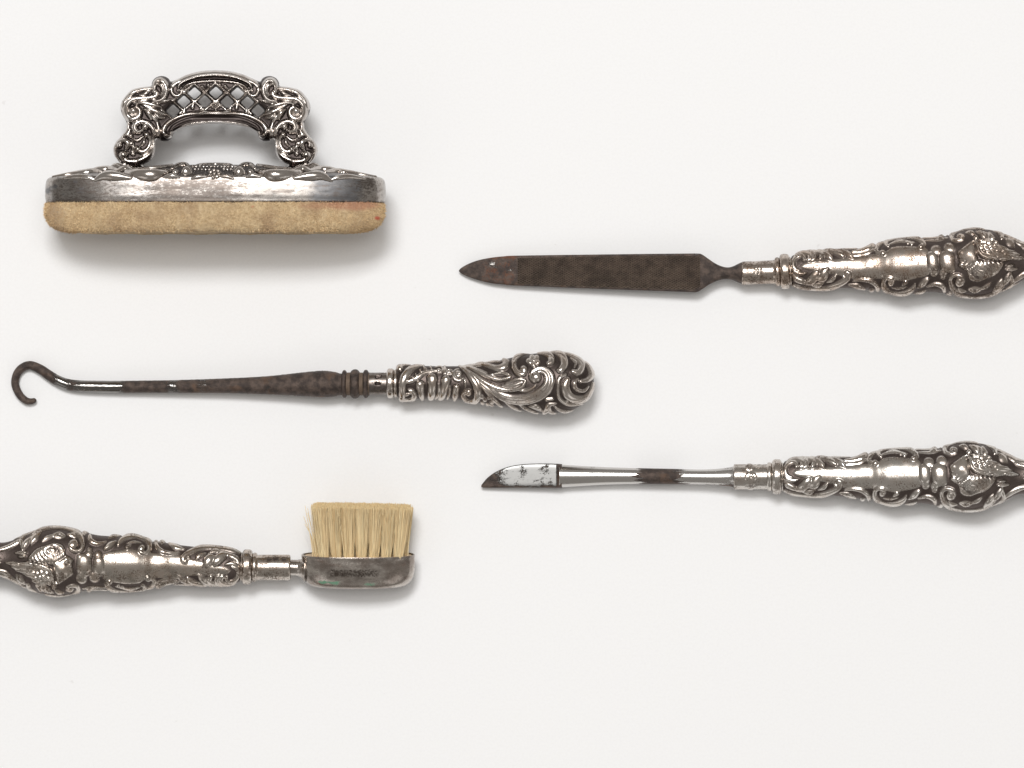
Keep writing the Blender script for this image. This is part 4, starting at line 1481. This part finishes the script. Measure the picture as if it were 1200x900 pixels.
# upper rail: broad rounded back, bright lip, groove and fillet
Hd.stroke('upper_rail', [(625, 100), (450, 115), (300, 152), (170, 215), (130, 262)], [40, 40, 40, 36, 22], 4.0, key='ur')
Hd.stroke('upper_rail', [(625, 132), (450, 148), (320, 186), (230, 230), (196, 275)], [17, 17, 17, 16, 14], 5.6, key='ur')
Hd.stroke('upper_rail', [(625, 203), (420, 218), (300, 250), (250, 290)], [14, 14, 14, 8], 3.0, key='fillet')
Hd.cut([(625, 168), (430, 184), (300, 224), (240, 265)], [16, 16, 14, 8], 2.5)
Hd.stroke('lower_rail', [(625, 572), (400, 578), (250, 604), (120, 664), (42, 736), (24, 800), (62, 852), (110, 838), (112, 800)], [24, 24, 26, 27, 28, 28, 26, 22, 16], 5.5, key='lr')
Hd.stroke('lower_rail', [(625, 686), (400, 700), (250, 738), (140, 800)], [15, 15, 14, 10], 3.6, key='lr')
Hd.cut([(625, 630), (400, 640), (260, 672), (140, 730), (90, 790)], [24, 24, 22, 18, 8], 3.0)
Hd.fat = 1.3
Hd.rel_h = True
Hd.at(125, 75)
Hd.stroke('scroll', [(768, 262), (772, 338), (820, 380), (872, 362), (892, 312)], [16, 17, 17, 16, 13], 10)
Hd.bead('bead', 850, 312, 17, 10)
Hd.stroke('scroll', [(566, 300), (570, 232), (612, 190), (660, 200), (700, 250), (708, 318), (690, 384), (640, 430), (552, 446)], [18, 24, 26, 26, 26, 25, 24, 22, 14], 13, key='s1')
Hd.stroke('scroll', [(602, 246), (650, 258), (668, 322), (640, 376)], [12, 20, 20, 10], 12, key='s1')
Hd.bead('bead', 572, 332, 30, 13)
Hd.stroke('scroll', [(604, 338), (580, 384), (500, 405), (400, 410), (310, 424), (252, 472), (226, 550), (250, 626), (320, 654), (384, 620), (400, 562), (366, 514), (318, 522)],
          [16, 24, 25, 27, 31, 34, 36, 37, 33, 27, 22, 18, 14], 14, key='s2')
Hd.bead('scroll', 325, 558, 46, 15, key='s2')
Hd.stroke('band', [(520, 288), (400, 294), (290, 340), (215, 420), (190, 520)], [22, 34, 38, 36, 24], 9)
Hd.stroke('leaf', [(290, 356), (350, 324), (430, 304)], [8, 17, 8], 11)
Hd.stroke('leaf', [(390, 374), (470, 346), (524, 308)], [8, 20, 9], 11.5)
Hd.stroke('leaf', [(330, 474), (440, 462), (560, 488), (655, 512)], [8, 20, 26, 7], 10.5)
Hd.stroke('leaf', [(430, 482), (540, 540), (640, 582), (724, 602)], [8, 23, 25, 5], 11)
Hd.stroke('leaf', [(444, 532), (502, 580), (532, 648)], [8, 30, 18], 11)
Hd.stroke('leaf', [(500, 560), (570, 640), (622, 724)], [8, 20, 8], 10)
Hd.stroke('leaf', [(560, 560), (620, 630), (690, 632)], [6, 18, 6], 9)
Hd.stroke('leaf', [(600, 470), (660, 450), (760, 420)], [6, 16, 6], 8)
Hd.stroke('band', [(600, 700), (622, 780), (610, 880)], [14, 22, 22], 9)
Hd.stroke('scroll', [(424, 786), (370, 800), (334, 752), (360, 700), (430, 680), (502, 708), (560, 780), (584, 880)], [16, 27, 31, 29, 25, 24, 27, 27], 13, key='s3')
Hd.bead('scroll', 462, 740, 38, 13, key='s3')
Hd.at(125, 120)
Hd.stroke('scroll', [(584, 430), (576, 520), (540, 600), (460, 668), (350, 706), (250, 696), (196, 650)], [27, 27, 31, 36, 36, 30, 26], 13, key='s3')
Hd.bead('scroll', 202, 622, 46, 14, key='s3b')
Hd.stroke('scroll', [(478, 386), (522, 440), (510, 520), (450, 580), (380, 570), (362, 540)], [22, 21, 21, 23, 25, 22], 11, key='s4')
Hd.bead('scroll', 376, 555, 29, 12, key='s4')
Hd.bead('bead', 476, 386, 31, 12)
Hd.stroke('leaf', [(318, 430), (370, 450), (434, 408)], [8, 15, 8], 9.5)
Hd.stroke('leaf', [(400, 520), (440, 480), (450, 440)], [6, 14, 8], 8.5)
Hd.stroke('scroll', [(104, 560), (108, 500), (150, 458), (220, 450), (262, 490), (240, 542)], [20, 26, 24, 26, 29, 22], 12, key='s5')
Hd.bead('scroll', 155, 505, 33, 13, key='s5')
Hd.stroke('band', [(254, 250), (240, 330), (180, 400), (112, 476), (94, 560), (112, 650), (160, 720)], [16, 20, 22, 22, 24, 24, 20], 8.5)
Hd.stroke('leaf', [(246, 382), (276, 322)], [20, 14], 10)
for (x, y, r) in [(300, 486, 26), (318, 604, 24), (290, 400, 24), (430, 610, 20), (250, 600, 20), (470, 300, 20), (330, 350, 22)]:
    Hd.bead('bead', x, y, r)
Hd.stroke('leaf', [(300, 470), (320, 530), (300, 590)], [8, 18, 8])
Hd.stroke('leaf', [(400, 640), (470, 610), (510, 560)], [8, 16, 8])
Hd.stroke('scroll', [(150, 735), (290, 748), (430, 735)], [22, 26, 20], 10)
Hd.mirrored(CX)
Hd.at(0, 0, 1.0)
Hd.fat = 1.0
for (hx, hy) in holes:
    for sx, sy in ((1, 1), (1, -1), (-1, 1), (-1, -1)):
        mx, my = hx + 6.25 * sx * 0.98, hy + 5.3 * sy
        if abs(mx - 252.5) > 54 and my < 126:
            continue
        if (sx, sy) in ((1, 1), (1, -1)) or not any(math.hypot(hx - 12.4 - ox, hy + 10.5 * sy - oy) < 3 for ox, oy in holes):
            Hd.stroke('lattice_bar', [(mx - 6.4 * sx, my + 5.6 * sy), (mx + 6.4 * sx, my - 5.6 * sy)], [1.35, 1.35], 2.4)
for (x, y, r) in [(253, 122.6, 2.3), (249.4, 125.4, 2.1), (256.4, 125.2, 2.2), (250.6, 120, 1.8), (255.8, 119.6, 1.8), (253, 127.6, 2.0), (246.6, 123.6, 1.7), (259.4, 123.4, 1.7)]:
    Hd.bead('flower', x, y, r, 3.6, key='cf')
for (x, y) in [(226.5, 123.5), (278, 124), (216.5, 129.2), (289.6, 128.4), (270, 128.4), (236, 128.2)]:
    Hd.stroke('leaf', [(x - .6, y + 3), (x + .4, y - 3.6)], [2.2, 1.4], 3.2)
for (x, y) in [(239, 103.4), (266, 102.8), (246, 101.6), (259.5, 101.2), (220.6, 106.6), (286, 106.6)]:
    Hd.stroke('leaf', [(x - 1.5, y - 1.5), (x + 1, y + 2.4)], [2.0, 1.5], 3.0)

CELL = 0.52
gx = np.arange(130, 375.5, CELL)
gy = np.arange(79, 199.5, CELL)
GX, GY = np.meshgrid(gx, gy, indexing='ij')
sdf = poly_sdf(GX, GY, outline)
sdf_out = sdf.copy()
for (hx, hy) in holes:
    ax, ay = np.abs(GX - hx), np.abs(GY - hy) * 1.08
    u1, v1 = (ax + ay) / math.sqrt(2), np.abs(ax - ay) / math.sqrt(2)
    k = 1.8
    qx = np.maximum(u1 - (5.6 - k), 0)
    qy = np.maximum(v1 - (5.6 - k), 0)
    hd = np.hypot(qx, qy) - k + np.minimum(np.maximum(u1 - (5.6 - k), v1 - (5.6 - k)), 0)
    sdf = np.minimum(sdf, hd)
gxx, gyy = np.gradient(sdf, CELL)
gl = np.maximum(np.hypot(gxx, gyy), 0.3)
near = np.abs(sdf) < 0.5 * CELL
PX = np.where(near, GX - sdf * gxx / gl ** 2, GX)
PY = np.where(near, GY - sdf * gyy / gl ** 2, GY)
node_in = sdf > -0.5 * CELL
border = node_in & (sdf < 0.5 * CELL)
Hh, Lh, RELh = Hd.eval(PX, PY)
dd = np.maximum(sdf, 0)
edge = np.sqrt(np.maximum(1 - (1 - np.clip(dd / 2.4, 0, 1)) ** 2, 0))
Hh, RELh = soften(Hh, 1), soften(RELh, 2)
body = 10.5 * np.sqrt(np.maximum(1 - (1 - np.clip(np.maximum(sdf_out, 0) / 12.0, 0, 1)) ** 2, 0))
latt = np.exp(-((PX - CX) / 58) ** 6) * np.exp(-((PY - 119 - 0.006 * (PX - CX) ** 2) / 14) ** 6)
ZT = edge * (body * (1 - 0.68 * latt) + np.maximum(Hh, -3))
ZT = np.where(border, 0, ZT)
vid = np.full(GX.shape, -1, int)
vid[node_in] = np.arange(node_in.sum())
nt = int(node_in.sum())
ib = border[node_in]
Vt = np.stack([PX[node_in] - OB[0], OB[1] - PY[node_in], ZT[node_in]], -1) * S
bot_id = np.where(ib, np.arange(nt), -1)
nb = int((~ib).sum())
bot_id[~ib] = nt + np.arange(nb)
Vb = Vt[~ib] * np.array([1, 1, -1])
Vall = np.vstack([Vt, Vb])
c00, c10, c11, c01 = vid[:-1, :-1], vid[1:, :-1], vid[1:, 1:], vid[:-1, 1:]
cnt = (c00 >= 0).astype(int) + (c10 >= 0) + (c11 >= 0) + (c01 >= 0)
f4 = cnt == 4
quads = np.stack([c00[f4], c01[f4], c11[f4], c10[f4]], -1)
tris = []
f3 = cnt == 3
C3 = np.stack([c00[f3], c01[f3], c11[f3], c10[f3]], -1)
for row in C3:
    tris.append([v for v in row if v >= 0])
tris = np.array(tris, int).reshape(-1, 3)
a, b, d = Vall[quads[0, 0]], Vall[quads[0, 1]], Vall[quads[0, 3]]
nrm = np.cross(Vall[quads[:, 1], :2] - Vall[quads[:, 0], :2], Vall[quads[:, 3], :2] - Vall[quads[:, 0], :2])
if np.median(nrm) < 0:
    quads, tris = quads[:, ::-1], tris[:, ::-1]
labt = Lh[node_in]
relt = np.maximum(RELh[node_in], 0.0)
lab_all = np.concatenate([labt, labt[~ib]])
rel_all = np.concatenate([relt, relt[~ib]])
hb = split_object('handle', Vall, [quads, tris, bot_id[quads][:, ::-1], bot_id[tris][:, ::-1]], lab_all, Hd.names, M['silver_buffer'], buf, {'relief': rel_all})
# solder joints where the handle stands on the back
for sx in (153.5, 351.5):
    tube('solder_joint', [px3(sx - 10, 196.6, 3), px3(sx, 195.6, 4), px3(sx + 10, 196.6, 3)], [3.4 * S, 3.9 * S, 3.2 * S], M['solder'], buf, sides=14, n_per=6)
